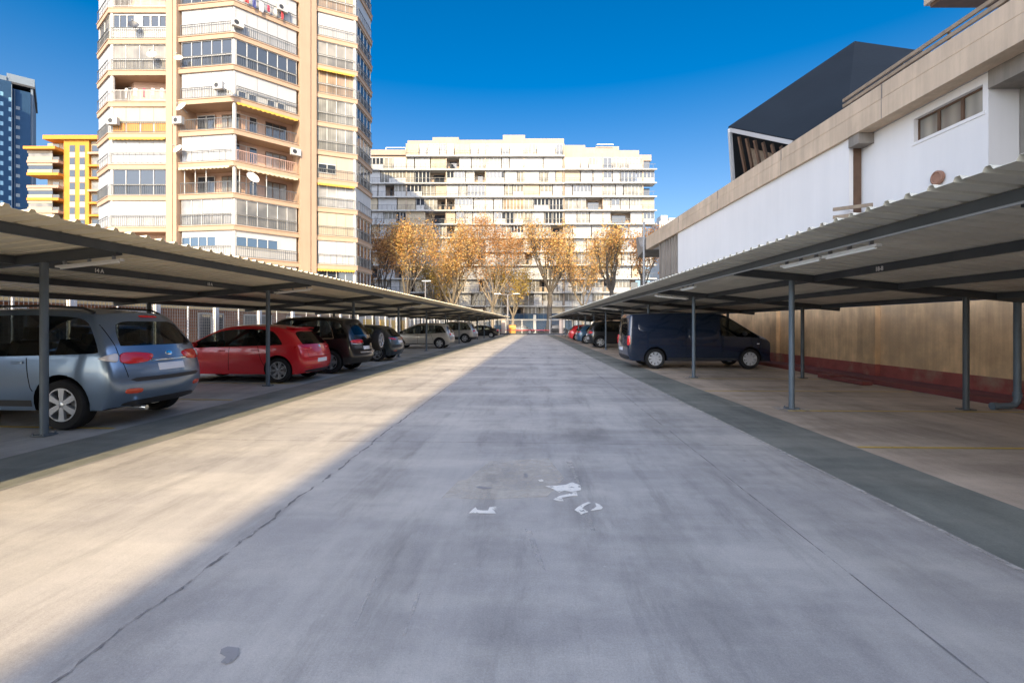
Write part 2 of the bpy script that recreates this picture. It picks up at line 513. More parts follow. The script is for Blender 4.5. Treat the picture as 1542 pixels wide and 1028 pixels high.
# along-row coordinate of the first left post
ll0 = cl.x * math.sin(TL) + cl.y * math.cos(TL)
c2 = gr(407, 580); ll1 = c2.x * math.sin(TL) + c2.y * math.cos(TL)
LEFT, HL = carport(-1, TL, -6.8, -9.9, -5.15, -10.95, -5.72, 2.505, .092, ll0, 5.28, -4, 13, 71.5,
                   (-5.66, -7.2, -8.6, -10.25), M['roof_metal'], 'long cream corrugated carport sheltering the grey SUV and red hatchback')
cr = gr(1195, 615); lr0 = cr.x * math.sin(TR) + cr.y * math.cos(TR)
RIGHT, HR = carport(1, TR, 4.75, 7.79, 3.22, 8.95, 3.75, 2.452, .1, lr0, 5.03, -4, 12, 68.0,
                    (3.72, 5.15, 6.6, 8.3), M['roof_metal_r'], 'long grey corrugated carport sheltering the dark blue van')
# conduit and bay numbers on the purlins
M['conduit'] = plain('grey_conduit', (.3, .3, .3), .5)
cd = MB(); cd.tube([(3.66, -8, HR(3.72) - .052), (3.66, 67, HR(3.72) - .052)], .012, 6); cd.build('conduit', M['conduit'], RIGHT)
def bay_number(root, T, side, px, py, s, H, body):
    # solve the along-row position where the pixel ray meets the sideways coordinate s
    best = None
    for i in range(2, 3000):
        l = i * .02
        p = fr(T, s, l)
        d = p.dot(FW); x = 771 + FPX * p.dot(RT) / d
        if best is None or abs(x - px) < best[0]: best = (abs(x - px), l)
    l = best[1]
    if side < 0: mtx = Matrix(((0, 0, 1, s + .034), (1, 0, 0, l), (0, 1, 0, H(s) + .0), (0, 0, 0, 1)))
    else: mtx = Matrix(((0, 0, -1, s - .034), (-1, 0, 0, l), (0, 1, 0, H(s) + .0), (0, 0, 0, 1)))
    text_mesh('bay_number', body, .085, M['sticker'], mtx, root)
bay_number(LEFT, TL, -1, 147, 406, -7.2, HL, '14 A')
bay_number(LEFT, TL, -1, 314, 426, -7.2, HL, '15 A')
bay_number(RIGHT, TR, 1, 1327, 404, 5.15, HR, '18-8')
# fluorescent battens
def batten(T, loc, rz, tilt, label, L=.95):
    p = fr(T, *loc)
    o = empty('batten_light', p, rz - T, label, 'light', 'tube lights under the carport roofs')
    o.rotation_euler = (0, tilt, rz - T)
    h = MB(); h.box(-L / 2, L / 2, -.032, .032, -.005, .022); h.build('lamp_housing', M['lamp_white'], o)
    d = MB(); d.tube([(-L / 2 + .05, 0, -.014), (L / 2 - .05, 0, -.014)], .016, 10); d.build('lamp_tube', M['lamp_diff'], o, smooth=True)
    for sx in (-.75, 0, .75):
        c = MB(); c.box(sx * L / 2 - .012, sx * L / 2 + .012, -.02, .02, .022, .075); c.build('bracket', M['conduit'], o)
    return o
tiltL = -math.atan(.092)
for k, what in ((0, 'white tube light slung under the roof beam nearest the grey SUV'),
                (1, 'white tube light under the roof beam above the red hatchback'),
                (3, 'white tube light under the roof beam beside the grey hatchback')):
    l = ll0 + 5.28 * k
    batten(TL, (-6.18, l + .04, HL(-6.18) - .135), 0, tiltL, what)
for k, what in ((1, 'white tube light under the beam over the dark blue van'), (3, 'white tube light under the beam just beyond the dark blue van'),
                (5, 'small white tube light under a beam above the black parked car')):
    batten(TR, (4.12, lr0 + 5.03 * k - .02, HR(4.12) - .135), 0, math.atan(.1), what)
for l, what in ((5.75, 'long white tube light on the front purlin with no car below'), (6.75, 'white tube light on the front purlin above the empty yellow lined bay'),
                (11.4, 'white tube light on the front purlin beside the dark blue van')):
    batten(TR, (3.80, l, HR(3.72) - .10), math.pi / 2, 0, what)
# ================================================================== CARS
M['tyre'] = surf('tyre_rubber', (.02, .02, .021), .8, 0, .3, 8, spec=.25)
M['rim'] = plain('alloy_rim', (.52, .53, .55), .3, .75)
M['rim_dark'] = plain('rim_backing', (.035, .035, .037), .6, .2)  # dark disc behind the spokes
def car_glass():
    m, nt, bs = newmat('car_glass')
    bs.inputs['Base Color'].default_value = (.006, .007, .008, 1); bs.inputs['Roughness'].default_value = .03; bs.inputs['Specular IOR Level'].default_value = .7
    tr = nt.nodes.new('ShaderNodeBsdfTransparent'); tr.inputs[0].default_value = (.42, .46, .45, 1)
    mx = nt.nodes.new('ShaderNodeMixShader'); mx.inputs[0].default_value = .55
    out = [n for n in nt.nodes if n.type == 'OUTPUT_MATERIAL'][0]
    nt.links.new(bs.outputs[0], mx.inputs[1]); nt.links.new(tr.outputs[0], mx.inputs[2]); nt.links.new(mx.outputs[0], out.inputs['Surface'])
    return m
M['car_glass'] = car_glass()
M['seat_cloth'] = surf('seat_cloth', (.035, .035, .038), .9, 0, .2, 10)
M['headliner'] = plain('grey_headliner', (.12, .115, .11), .9)
M['under'] = plain('underbody', (.008, .008, .009), .9, 0, .1)
M['trim'] = plain('black_car_trim', (.022, .022, .024), .55)
M['tail_red'] = plain('red_lamp_lens', (.66, .008, .014), .15, 0, .6, .6)
M['tail_clear'] = plain('clear_lamp_lens', (.72, .66, .62), .12, 0, .6, .6)
M['tail_orange'] = plain('orange_red_reflector', (.62, .07, .03), .2, 0, .6, .5)
M['chrome'] = plain('chrome', (.8, .8, .8), .12, 1.0)
M['plate'] = plain('number_plate', (.75, .75, .78), .35)
M['groove'] = plain('panel_gap', (.006, .006, .006), .8, 0, .1)
M['head_lens'] = plain('head_lamp_lens', (.6, .62, .65), .08, 0, .8, .8)

def car_mesh(sp):
    TT = sp.get('tt', (0, .45, .86, 1))
    W, cols, rear, front = sp['W'], sp['cols'], sp['rear'], sp['front']
    z1, z2 = sp.get('z1', .44), sp.get('z2', .72)
    zb0, corner, bulge = sp.get('z0', .22), sp.get('corner', .14), sp.get('fcorner', .3)
    tum = sp.get('tum', .30)
    N = len(cols)
    def side(j, r):
        if j == 0 or j == N - 1:
            src = rear if j == 0 else front
            x = src[r][0]
            zz = [src[i][1] for i in range(6)]
        c = cols[j]
        if j == 0: xs = [p[0] + corner for p in rear]; zs = [p[1] for p in rear]
        elif j == N - 1: xs = [p[0] - bulge for p in front]; zs = [p[1] for p in front]
        else:
            xb, xt, zb, zt = c[:4]
            g = max(.03, min(.075, (zt - zb) * .3))
            z4 = zt - g
            x4 = xb + (xt - xb) * (z4 - zb) / max(.01, zt - zb)
            xs = [xb, xb, xb, xb, x4, xt]; zs = [zb0, z1, z2, zb, z4, zt]
        f = c[4] if c is not None and len(c) > 4 else 1.0
        h = W / 2 * f
        dz = max(0, zs[5] - zs[3])
        w3 = h * sp.get('w3', .965)
        w5 = w3 - (.05 + tum * dz if dz > .2 else .035 + dz * .3)
        w4 = w3 + (w5 - w3) * (zs[4] - zs[3]) / max(.01, dz) * .86
        w = [h * .94, h * .985, h, w3, w4, w5][r]
        return xs[r], w, zs[r]
    bm = bmesh.new(); V = {}
    def vert(j, t, r):
        """t in -3..3"""
        k = (j, t, r)
        if k in V: return V[k]
        x, w, z = side(j, r); a = TT[abs(t)]; sg = -1 if t < 0 else 1
        if j == 0: x -= corner * (1 - a * a)
        if j == N - 1: x += bulge * (1 - a ** 2.2)
        if r == 5: z += sp.get('crown', .045) * (1 - a * a)
        V[k] = bm.verts.new((x, sg * a * w, z)); return V[k]
    SL = {n: i for i, n in enumerate(('body', 'side_window', 'windscreen', 'rear_window', 'underbody', 'trim'))}
    ws, we = sp['swin']; cow = sp['cowl']; rw = sp.get('rw', 'cap')
    def face(vs, lab):
        f = bm.faces.new(vs); f.material_index = SL[lab]; f.smooth = True
    for j in range(N - 1):
        for r in range(5):
            lab = 'side_window' if (r == 3 and ws <= j < we) else ('trim' if r == 0 and sp.get('clad') else 'body')
            face([vert(j, 3, r), vert(j + 1, 3, r), vert(j + 1, 3, r + 1), vert(j, 3, r + 1)][::-1], lab)
            face([vert(j, -3, r), vert(j + 1, -3, r), vert(j + 1, -3, r + 1), vert(j, -3, r + 1)], lab)
        for t in range(-3, 3):
            lab = 'body'
            if abs(t + .5) < 2.2:
                if j == cow - 1: lab = 'windscreen'
                if rw != 'cap' and j == rw: lab = 'rear_window'
            face([vert(j, t, 5), vert(j + 1, t, 5), vert(j + 1, t + 1, 5), vert(j, t + 1, 5)], lab)
            face([vert(j, t, 0), vert(j, t + 1, 0), vert(j + 1, t + 1, 0), vert(j + 1, t, 0)], 'underbody')
    for t in range(-3, 3):
        for r in range(5):
            lab = 'trim' if r == 0 and sp.get('clad') else 'body'
            if r == 3 and rw == 'cap' and abs(t + .5) < (2.2 if not sp.get('vanrear') else 2.2): lab = 'rear_window'
            face([vert(0, t, r), vert(0, t, r + 1), vert(0, t + 1, r + 1), vert(0, t + 1, r)], lab)
            face([vert(N - 1, t, r), vert(N - 1, t + 1, r), vert(N - 1, t + 1, r + 1), vert(N - 1, t, r + 1)], 'trim' if r == 0 and sp.get('clad') else 'body')
    bmesh.ops.recalc_face_normals(bm, faces=bm.faces)
    cl = bm.edges.layers.float.new('crease_edge')
    inv = {v: k for k, v in V.items()}
    for e in bm.edges:
        a, b = inv[e.verts[0]], inv[e.verts[1]]
        c = 0
        if a[2] == b[2] == 3 and abs(a[1]) == 3 and abs(b[1]) == 3: c = .45         # belt line
        if a[2] == b[2] == 2 and abs(a[1]) == 3 and abs(b[1]) == 3: c = .15
        if a[2] == b[2] == 5 and abs(a[1]) == 3 and abs(b[1]) == 3: c = .3
        if a[2] == b[2] == 0: c = .5
        if a[0] == b[0] == 0 and a[2] == b[2] == 3: c = .5
        if a[0] == b[0] == 0 and a[2] == b[2] == 5: c = sp.get('spoil', .6)
        labs = {f.material_index for f in e.link_faces}
        if len(labs) > 1: c = max(c, .55)
        e[cl] = c
    me = bpy.data.meshes.new('body'); bm.to_mesh(me); bm.free()
    return me

def car_finish(sp, paint):
    """subdivide, cut the wheel arches, return one evaluated mesh with six material slots"""
    me = car_mesh(sp)
    mats = [paint, M['car_glass'], M['car_glass'], M['car_glass'], M['under'], M['trim']]
    for m in mats: me.materials.append(m)
    o = bpy.data.objects.new('tmp_body', me); COL.objects.link(o)
    ss = o.modifiers.new('s', 'SUBSURF'); ss.levels = ss.render_levels = sp.get('lev', 3)
    cut = MB()
    for xw in sp['axles']:
        for sg in (-1, 1):
            y0, y1 = sg * (sp['W'] / 2 - .30), sg * (sp['W'] / 2 + .2)
            r = sp['rt'] * sp.get('archk', 1.15)
            n = 28
            vs = [(xw + r * math.cos(2 * math.pi * k / n), y, sp['rt'] + .02 + r * math.sin(2 * math.pi * k / n)) for y in (y0, y1) for k in range(n)]
            fs = [tuple(range(n)), tuple(range(2 * n - 1, n - 1, -1))] + [(k, n + k, n + (k + 1) % n, (k + 1) % n) for k in range(n)]
            cut.add(vs, fs, 4)
    co = cut.build('tmp_cut', mats)
    b = o.modifiers.new('b', 'BOOLEAN'); b.operation = 'DIFFERENCE'; b.object = co; b.solver = 'EXACT'
    bpy.context.view_layer.update()
    dg = bpy.context.evaluated_depsgraph_get()
    ev = bpy.data.meshes.new_from_object(o.evaluated_get(dg))
    bpy.data.objects.remove(o); bpy.data.objects.remove(co)
    return ev

def split_parts(ev, root, mats):
    names = ('body', 'side_window', 'windscreen', 'rear_window', 'underbody', 'trim')
    by = {}
    for p in ev.polygons: by.setdefault(p.material_index, []).append(p)
    for mi, polys in sorted(by.items()):
        if mi == 1:
            groups = {1: [], -1: []}
            for p in polys: groups[1 if p.center.y > 0 else -1].append(p)
            sets = list(groups.values())
        else: sets = [polys]
        for ps in sets:
            remap = {}; vs = []; fs = []
            for p in ps:
                f = []
                for vi in p.vertices:
                    if vi not in remap:
                        remap[vi] = len(vs); vs.append(tuple(ev.vertices[vi].co))
                    f.append(remap[vi])
                fs.append(f)
            me = bpy.data.meshes.new(names[mi]); me.from_pydata(vs, [], fs); me.materials.append(mats[mi])
            me.polygons.foreach_set('use_smooth', [True] * len(fs)); 
            me.set_sharp_from_angle(angle=R(38)); me.update()
            o = bpy.data.objects.new(names[mi], me); COL.objects.link(o); o.parent = root

class Car:
    def __init__(s, sp, paint, label, cat, loc, rz, group='cars parked under the carports', name='parked_car'):
        s.sp = sp
        s.root = empty(name, (loc[0], loc[1], 0), rz, label, cat, group)
        s.ev = car_finish(sp, paint)
        s.bvh = BVHTree.FromPolygons([v.co for v in s.ev.vertices], [tuple(p.vertices) for p in s.ev.polygons])
        split_parts(s.ev, s.root, [paint, M['car_glass'], M['car_glass'], M['car_glass'], M['under'], M['trim']])
        s.wheels()
        if sp.get('cabin', True): s.cabin()
    def axes(s, d):
        if d == 'rear': return Vector((1, 0, 0)), Vector((0, 1, 0))
        if d == 'front': return Vector((-1, 0, 0)), Vector((0, 1, 0))
        if d == 'left': return Vector((0, -1, 0)), Vector((1, 0, 0))
        if d == 'right': return Vector((0, 1, 0)), Vector((1, 0, 0))
        if d == 'cornerL': return Vector((.75, -.66, 0)), Vector((.66, .75, 0))
        if d == 'cornerR': return Vector((.75, .66, 0)), Vector((-.66, .75, 0))
    def hit(s, h, z, d):
        dv, hv = s.axes(d)
        o = hv * h + Vector((0, 0, z)) - dv * 6
        if d in ('left', 'right'): o = Vector((h, 0, z)) - dv * 3
        if d == 'front': o = Vector((8, h, z))
        if d == 'rear': o = Vector((-3, h, z))
        loc, nrm, idx, dist = s.bvh.ray_cast(o, dv)
        if loc is None: loc = s.bvh.find_nearest(o + dv * (3.0 if d in ('rear',) else 2.05 if d in ('left', 'right') else 5.4))[0]
        return loc, dv
    def patch(s, name, mat, pts, d, h=.012, parent=None, rings=((1, -.004), (.94, 1), (.6, 1.25), (.25, 1.35)), label=None):
        """lens / plate / badge laid over the body: outline in (h, z) seen along direction d"""
        if name in ('tail_light', 'indicator_lens', 'reflector', 'head_light', 'bumper_skirt', 'brake_light', 'side_panel'):
            for _ in range(2):                           # round the corners off
                q = []
                for i in range(len(pts)):
                    a, b = pts[i], pts[(i + 1) % len(pts)]
                    q += [(a[0] * .8 + b[0] * .2, a[1] * .8 + b[1] * .2), (a[0] * .2 + b[0] * .8, a[1] * .2 + b[1] * .8)]
                pts = q
        cx = sum(p[0] for p in pts) / len(pts); cz = sum(p[1] for p in pts) / len(pts)
        # refine the outline
        out = []
        for i, p in enumerate(pts):
            q = pts[(i + 1) % len(pts)]
            n = max(1, int(math.hypot(q[0] - p[0], q[1] - p[1]) / .05))
            out += [(p[0] + (q[0] - p[0]) * k / n, p[1] + (q[1] - p[1]) * k / n) for k in range(n)]
        vs, last = [], None
        for sc, hh in rings:
            for p in out:
                loc, dv = s.hit(cx + (p[0] - cx) * sc, cz + (p[1] - cz) * sc, d)
                if loc is None: loc = last if last is not None else Vector((0, 0, cz))
                last = loc
                vs.append(loc - dv * (hh * h if hh > 0 else hh))
        loc, dv = s.hit(cx, cz, d)
        if loc is None: loc = last
        vs.append(loc - dv * h * 1.35)
        n = len(out); fs = []
        for r in range(len(rings) - 1):
            for k in range(n):
                k2 = (k + 1) % n
                fs.append((r * n + k, r * n + k2, (r + 1) * n + k2, (r + 1) * n + k))
        b = (len(rings) - 1) * n
        for k in range(n): fs.append((b + k, b + (k + 1) % n, len(vs) - 1))
        mb = MB(); mb.add(vs, fs)
        return mb.build(name, mat, parent or s.root, smooth=40, label=label)
    def both(s, name, mat, pts, d, h=.012):
        if d == 'side':
            s.patch(name, mat, pts, 'left', h); s.patch(name, mat, pts, 'right', h)
        elif d == 'corner':
            s.patch(name, mat, pts, 'cornerL', h); s.patch(name, mat, [(-a, b) for a, b in pts], 'cornerR', h)
        else:
            s.patch(name, mat, pts, d, h); s.patch(name, mat, [(-a, b) for a, b in pts], d, h)
    def line(s, name, mat, pts, d, w=.008, h=.0015):
        """thin strip along the body (door gap, chrome strip)"""
        P = []
        for i in range(len(pts) - 1):
            a, b = pts[i], pts[i + 1]
            n = max(1, int(math.hypot(b[0] - a[0], b[1] - a[1]) / .05))
            P += [(a[0] + (b[0] - a[0]) * k / n, a[1] + (b[1] - a[1]) * k / n) for k in range(n)]
        P.append(pts[-1])
        vs = []
        ok = []
        for i, p in enumerate(P):
            a = P[max(i - 1, 0)]; b = P[min(i + 1, len(P) - 1)]
            dx, dz = b[0] - a[0], b[1] - a[1]; L = math.hypot(dx, dz) or 1
            nx, nz = -dz / L * w / 2, dx / L * w / 2
            l1, dv = s.hit(p[0] + nx, p[1] + nz, d); l2, dv = s.hit(p[0] - nx, p[1] - nz, d)
            if l1 is None or l2 is None: continue
            vs += [l1 - dv * h, l2 - dv * h]
        n = len(vs) // 2
        if n < 2: return
        mb = MB(); mb.add(vs, [(2 * i, 2 * i + 1, 2 * i + 3, 2 * i + 2) for i in range(n - 1)])
        return mb.build(name, mat, s.root, smooth=40)
    def lines(s, name, mat, pts, w=.013, h=.0015):
        s.line(name, mat, pts, 'left', w, h); s.line(name, mat, pts, 'right', w, h)
    def wheels(s):
        sp = s.sp; r = sp['rt']; tw = sp.get('tw', .22); y = sp['W'] / 2 - .035 - tw / 2
        rr = r * sp.get('rimk', .68); k = 0
        t = MB()
        t.lathe([(rr * .97, -tw / 2 + .02), (rr * 1.02, -tw / 2), (r * .93, -tw / 2 - .004), (r * .985, -tw / 2 + .02), (r, -tw / 2 + .045), (r, tw / 2 - .045),
                 (r * .985, tw / 2 - .02), (r * .93, tw / 2 + .004), (rr * 1.02, tw / 2), (rr * .97, tw / 2 - .02)], (0, 1, 0), 48, closed=True)
        f = tw / 2 - .012
        m = MB()
        m.lathe([(rr * .97, -tw / 2 + .01), (rr * 1.0, f - .002), (rr * 1.0, f + .008), (rr * .93, f + .008), (rr * .90, f - .03), (rr * .88, -tw / 2 + .01)], (0, 1, 0), 40, closed=True)
        ns = sp.get('spokes', 6); sw = sp.get('sw', .055)
        for i in range(ns):
            pairs = (0,) if not sp.get('twin') else (-.13, .13)
            for off in pairs:
                a = 2 * math.pi * i / ns + .3
                a2 = a + off
                p0 = Vector((math.cos(a + off * .4) * rr * .15, f - .004, math.sin(a + off * .4) * rr * .15))
                p1 = Vector((math.cos(a2) * rr * .93, f - .004, math.sin(a2) * rr * .93))
                dd = (p1 - p0).normalized(); nn = Vector((-dd.z, 0, dd.x))
                w0, w1 = sw * .55 / (1 + bool(sp.get('twin')) * .5), sw * .8 / (1 + bool(sp.get('twin')) * .8)
                vs = []
                for p, w in ((p0, w0), (p1, w1)):
                    for q in (-1, 1): vs += [p + nn * w * q + Vector((0, .008, 0)), p + nn * w * q * 1.15 - Vector((0, .03, 0))]
                m.add(vs, [(0, 2, 6, 4), (1, 5, 7, 3), (0, 4, 5, 1), (2, 3, 7, 6), (0, 1, 3, 2), (4, 6, 7, 5)])
        m.lathe([(0, f + .010), (rr * .13, f + .010), (rr * .2, f + .002), (rr * .2, f - .03)], (0, 1, 0), 20)
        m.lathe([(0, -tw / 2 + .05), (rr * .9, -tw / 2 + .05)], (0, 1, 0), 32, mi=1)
        m.lathe([(rr * .28, f - .07), (rr * .62, f - .07), (rr * .62, f - .085), (rr * .28, f - .085)], (0, 1, 0), 28, mi=2, closed=True)
        w0 = None
        for xw in sp['axles']:
            for sg in (1, -1):
                if w0 is None:
                    w0 = t.build('wheel', M['tyre'], s.root, smooth=30)
                    m.build('rim', [sp.get('rimm', M['rim']), M['rim_dark'], M['conduit']], w0, smooth=30)
                    w = w0
                else: w = dup(w0, s.root)
                w.location = (xw, sg * y, r)
                w.rotation_euler = (0, random.uniform(0, 1), 0 if sg > 0 else math.pi)
    def cabin(s):
        sp = s.sp; van = sp is VAN
        xf = sp['cols'][5][0] - (.55 if not van else .75); xr = xf - .95; y = .36
        def seat(w, hb):
            m = MB(); m.box(-.24, .26, -w, w, .0, .16); m.bar((-.24, 0, .10), (-.42, 0, hb), 2 * w, .13, (1, 0, 0)); return m
        a = seat(.24, .62); a.bar((-.43, 0, .66), (-.47, 0, .84), .24, .09, (1, 0, 0))
        f = a.build('front_seat', M['seat_cloth'], s.root); f.location = (xf, y, .52 + .1 * (sp['rt'] > .335))
        dup(f, s.root, (xf, -y, f.location.z))
        if not van:
            r = seat(.60, .58)
            for q in (-.36, .36): r.bar((-.42, q, .60), (-.45, q, .74), .22, .08, (1, 0, 0))
            r.build('rear_seat', M['seat_cloth'], s.root).location = (xr, 0, f.location.z)
        d = MB(); d.box(xf + .62, xf + .95, -.66, .66, .55, sp['cols'][6][2] - .07); d.build('dashboard', M['black_plastic'], s.root)
        w = MB(); w.lathe([(.165, -.013), (.19, -.013), (.19, .013), (.165, .013)], (.9, 0, .4), 24, (xf + .50, y, f.location.z + .40), closed=True)
        w.bar((xf + .50, y - .17, f.location.z + .40), (xf + .50, y + .17, f.location.z + .40), .03); w.build('steering_wheel', M['black_plastic'], s.root)
    def mirror(s, x, z, mat):
        for sg, d in ((1, 'left'), (-1, 'right')):
            loc, dv = s.hit(x, z, d)
            if loc is None: continue
            mb = MB(); n = 10
            for k in range(1): pass
            prof = [(.001, -.10), (.07, -.085), (.095, 0), (.07, .085), (.001, .10)]
            mb.lathe(prof, (0, 1, 0), 14, (0, 0, 0))
            mb.v = [(v[0] * .75, v[1], v[2] * .8) for v in mb.v]
            o = mb.build('wing_mirror', mat, s.root, smooth=50)
            o.location = loc + Vector((0, sg * .10, .06))
    def handle(s, x, z, mat):
        for d in ('left', 'right'):
            s.patch('door_handle', mat, [(x - .09, z - .012), (x + .09, z - .016), (x + .09, z + .012), (x - .09, z + .016)], d, .025)
    def plate(s, z, body=None, y0=0, w=.52):
        s.patch('number_plate', M['plate'], [(y0 - w / 2, z - .055), (y0 + w / 2, z - .055), (y0 + w / 2, z + .055), (y0 - w / 2, z + .055)], 'rear', .012)
        s.patch('number_plate', M['plate'], [(y0 - w / 2, .40), (y0 + w / 2, .40), (y0 + w / 2, .51), (y0 - w / 2, .51)], 'front', .012)

HATCH = dict(W=1.80, axles=(.80, 3.42), rt=.325, swin=(2, 6), cowl=6, rimk=.70, spokes=7, twin=True, sw=.026,
    cols=[(0, 0, 0, 0, .90), (.32, .84, 1.0, 1.415, .955), (.66, 1.02, .98, 1.45, .985), (1.35, 1.5, .95, 1.475, 1), (2.1, 2.1, .925, 1.47, 1), (2.78, 2.5, .905, 1.41, 1),
          (3.30, 3.2, .90, .985, .985), (3.75, 3.72, .83, .91, .96), (4.06, 4.0, .74, .80, .92), (0, 0, 0, 0, .80)],
    rear=[(.10, .24), (.0, .44), (.0, .70), (.13, .99), (.46, 1.33), (.60, 1.39)],
    front=[(4.22, .22), (4.32, .44), (4.30, .58), (4.24, .68), (4.18, .72), (4.12, .75)])
SUV = dict(W=1.91, axles=(.98, 3.68), rt=.36, swin=(1, 6), cowl=6, rimk=.66, spokes=6, sw=.056, tw=.24, z0=.27, z1=.50, z2=.80, corner=.22, tt=(0, .42, .80, 1),
    cols=[(0, 0, 0, 0, .93), (.42, .78, 1.09, 1.66, .965), (.82, .98, 1.07, 1.70, .985), (1.45, 1.5, 1.05, 1.73, 1), (2.25, 2.2, 1.03, 1.73, 1), (3.02, 2.74, 1.02, 1.67, 1),
          (3.6, 3.48, 1.01, 1.13, .99), (4.08, 4.03, .95, 1.04, .97), (4.42, 4.36, .86, .94, .93), (0, 0, 0, 0, .82)],
    rear=[(.14, .30), (.0, .50), (.0, .80), (.16, 1.19), (.40, 1.56), (.50, 1.65)],
    front=[(4.58, .28), (4.68, .50), (4.66, .66), (4.60, .80), (4.55, .85), (4.48, .88)])
MPV = dict(W=1.78, axles=(.80, 3.40), rt=.325, swin=(1, 6), cowl=6, rimk=.66, spokes=5, sw=.075, z0=.22,
    cols=[(0, 0, 0, 0, .91), (.36, .72, 1.0, 1.52, .96), (.72, .86, .98, 1.56, .985), (1.35, 1.4, .95, 1.585, 1), (2.15, 2.05, .92, 1.575, 1), (2.95, 2.45, .905, 1.50, 1),
          (3.72, 3.55, .90, 1.0, .98), (4.0, 3.96, .84, .93, .96), (4.22, 4.18, .76, .83, .92), (0, 0, 0, 0, .80)],
    rear=[(.10, .24), (.0, .44), (.0, .70), (.10, 1.0), (.34, 1.42), (.46, 1.50)],
    front=[(4.36, .22), (4.45, .44), (4.43, .58), (4.38, .70), (4.32, .75), (4.26, .78)])
SEDAN = dict(W=1.80, axles=(.98, 3.68), rt=.32, swin=(2, 6), cowl=6, rw=2, rimk=.68, spokes=10, sw=.04, z0=.2,
    cols=[(0, 0, 0, 0, .90), (.42, .42, .95, 1.09, .96), (.98, 1.0, .95, 1.11, .985), (1.40, 1.72, .94, 1.40, 1), (2.3, 2.3, .92, 1.45, 1), (3.0, 2.72, .90, 1.40, 1),
          (3.55, 3.42, .89, .985, .985), (4.05, 4.0, .83, .91, .96), (4.38, 4.33, .74, .80, .92), (0, 0, 0, 0, .80)],
    rear=[(.12, .24), (.0, .44), (.0, .70), (.05, .93), (.09, 1.0), (.14, 1.05)],
    front=[(4.56, .2), (4.66, .42), (4.64, .56), (4.58, .66), (4.52, .71), (4.46, .74)])
VAN = dict(W=1.93, axles=(1.0, 4.2), rt=.34, swin=(4, 6), cowl=6, rimk=.68, spokes=9, sw=.05, z0=.26, z1=.50, z2=.80, corner=.07, fcorner=.34, tum=.11, w3=.985, spoil=.75, crown=.04,
    cols=[(0, 0, 0, 0, .965), (.26, .34, 1.12, 1.86, .985), (1.2, 1.2, 1.12, 1.90, 1), (2.2, 2.2, 1.12, 1.905, 1), (3.2, 3.2, 1.11, 1.895, 1), (3.88, 3.42, 1.08, 1.83, 1),
          (4.55, 4.44, 1.05, 1.16, .985), (4.78, 4.74, .98, 1.06, .96), (4.96, 4.91, .86, .94, .92), (0, 0, 0, 0, .82)],
    rear=[(.10, .28), (.0, .50), (.0, .78), (.02, 1.12), (.07, 1.76), (.13, 1.85)],
    front=[(5.06, .26), (5.14, .50), (5.12, .68), (5.05, .84), (5.0, .89), (4.95, .92)])

def place_left(sp, px, py):
    """rear wheel on the camera side touches the ground at photo pixel (px, py)"""
    g = gr(px, py); rz = math.pi - TL
    m = Matrix.Rotation(rz, 2)
    off = m @ Vector((sp['axles'][0], sp['W'] / 2 - .12))
    return (g.x - off.x, g.y - off.y), rz
def place_right(sp, px, py):
    g = gr(px, py); rz = -TR
    m = Matrix.Rotation(rz, 2)
    off = m @ Vector((sp['axles'][0], -sp['W'] / 2 + .12))
    return (g.x - off.x, g.y - off.y), rz

# --- blue-grey SUV
M['p_bluegrey'] = car_paint('blue_grey_metallic', (.165, .235, .335), .6, .28)
loc, rz = place_left(SUV, 100, 646)
c = Car(SUV, M['p_bluegrey'], 'blue grey family SUV with roof rails and alloy wheels, the nearest parked car', 'car', loc, rz)
c.both('tail_light', M['tail_red'], [(.28, 1.06), (.50, 1.10), (.72, 1.10), (.735, .96), (.60, .92), (.34, .95)], 'corner', .02)
c.both('indicator_lens', M['tail_clear'], [(.735, 1.098), (.86, 1.07), (.98, 1.02), (.90, .985), (.74, .955)], 'corner', .018)
c.both('tail_light', M['tail_red'], [(.44, 1.09), (.60, 1.10), (.605, .94), (.44, .95)], 'rear', .016)
c.both('reflector', M['tail_orange'], [(.50, .565), (.72, .575), (.735, .52), (.70, .495), (.51, .49)], 'rear', .012)
c.patch('bumper_step', M['trim'], [(-.62, .665), (.62, .665), (.70, .70), (.62, .725), (-.62, .725), (-.70, .70)], 'rear', .006)
c.patch('bumper_skirt', M['trim'], [(-.72, .30), (.72, .30), (.70, .37), (.3, .40), (-.3, .40), (-.70, .37)], 'rear', .012)
c.patch('chrome_strip', M['chrome'], [(-.36, .955), (.36, .955), (.36, .985), (-.36, .985)], 'rear', .02)
c.plate(.86)
c.patch('badge', M['chrome'], [(.065 * math.cos(a * math.pi / 8), 1.06 + .036 * math.sin(a * math.pi / 8)) for a in range(16)], 'rear', .01)
c.patch('brake_light', M['tail_red'], [(-.17, 1.615), (.17, 1.615), (.17, 1.655), (-.17, 1.655)], 'rear', .02)
c.lines('door_gap', M['groove'], [(1.30, .42), (1.42, .60), (1.50, 1.03)], .014)
c.lines('door_gap', M['groove'], [(2.36, .40), (2.34, 1.02)], .014)
c.lines('door_gap', M['groove'], [(3.40, .45), (3.46, .98)], .014)
c.lines('sill_trim', M['trim'], [(1.42, .38), (3.25, .38)], .09, .006)
c.line('tailgate_gap', M['groove'], [(.72, 1.5), (.74, 1.1), (.70, .74)], 'rear', .01)
c.line('tailgate_gap', M['groove'], [(-.72, 1.5), (-.74, 1.1), (-.70, .74)], 'rear', .01)
c.handle(1.62, .96, M['p_bluegrey']); c.handle(2.50, .95, M['p_bluegrey'])
c.mirror(3.25, 1.06, M['p_bluegrey'])
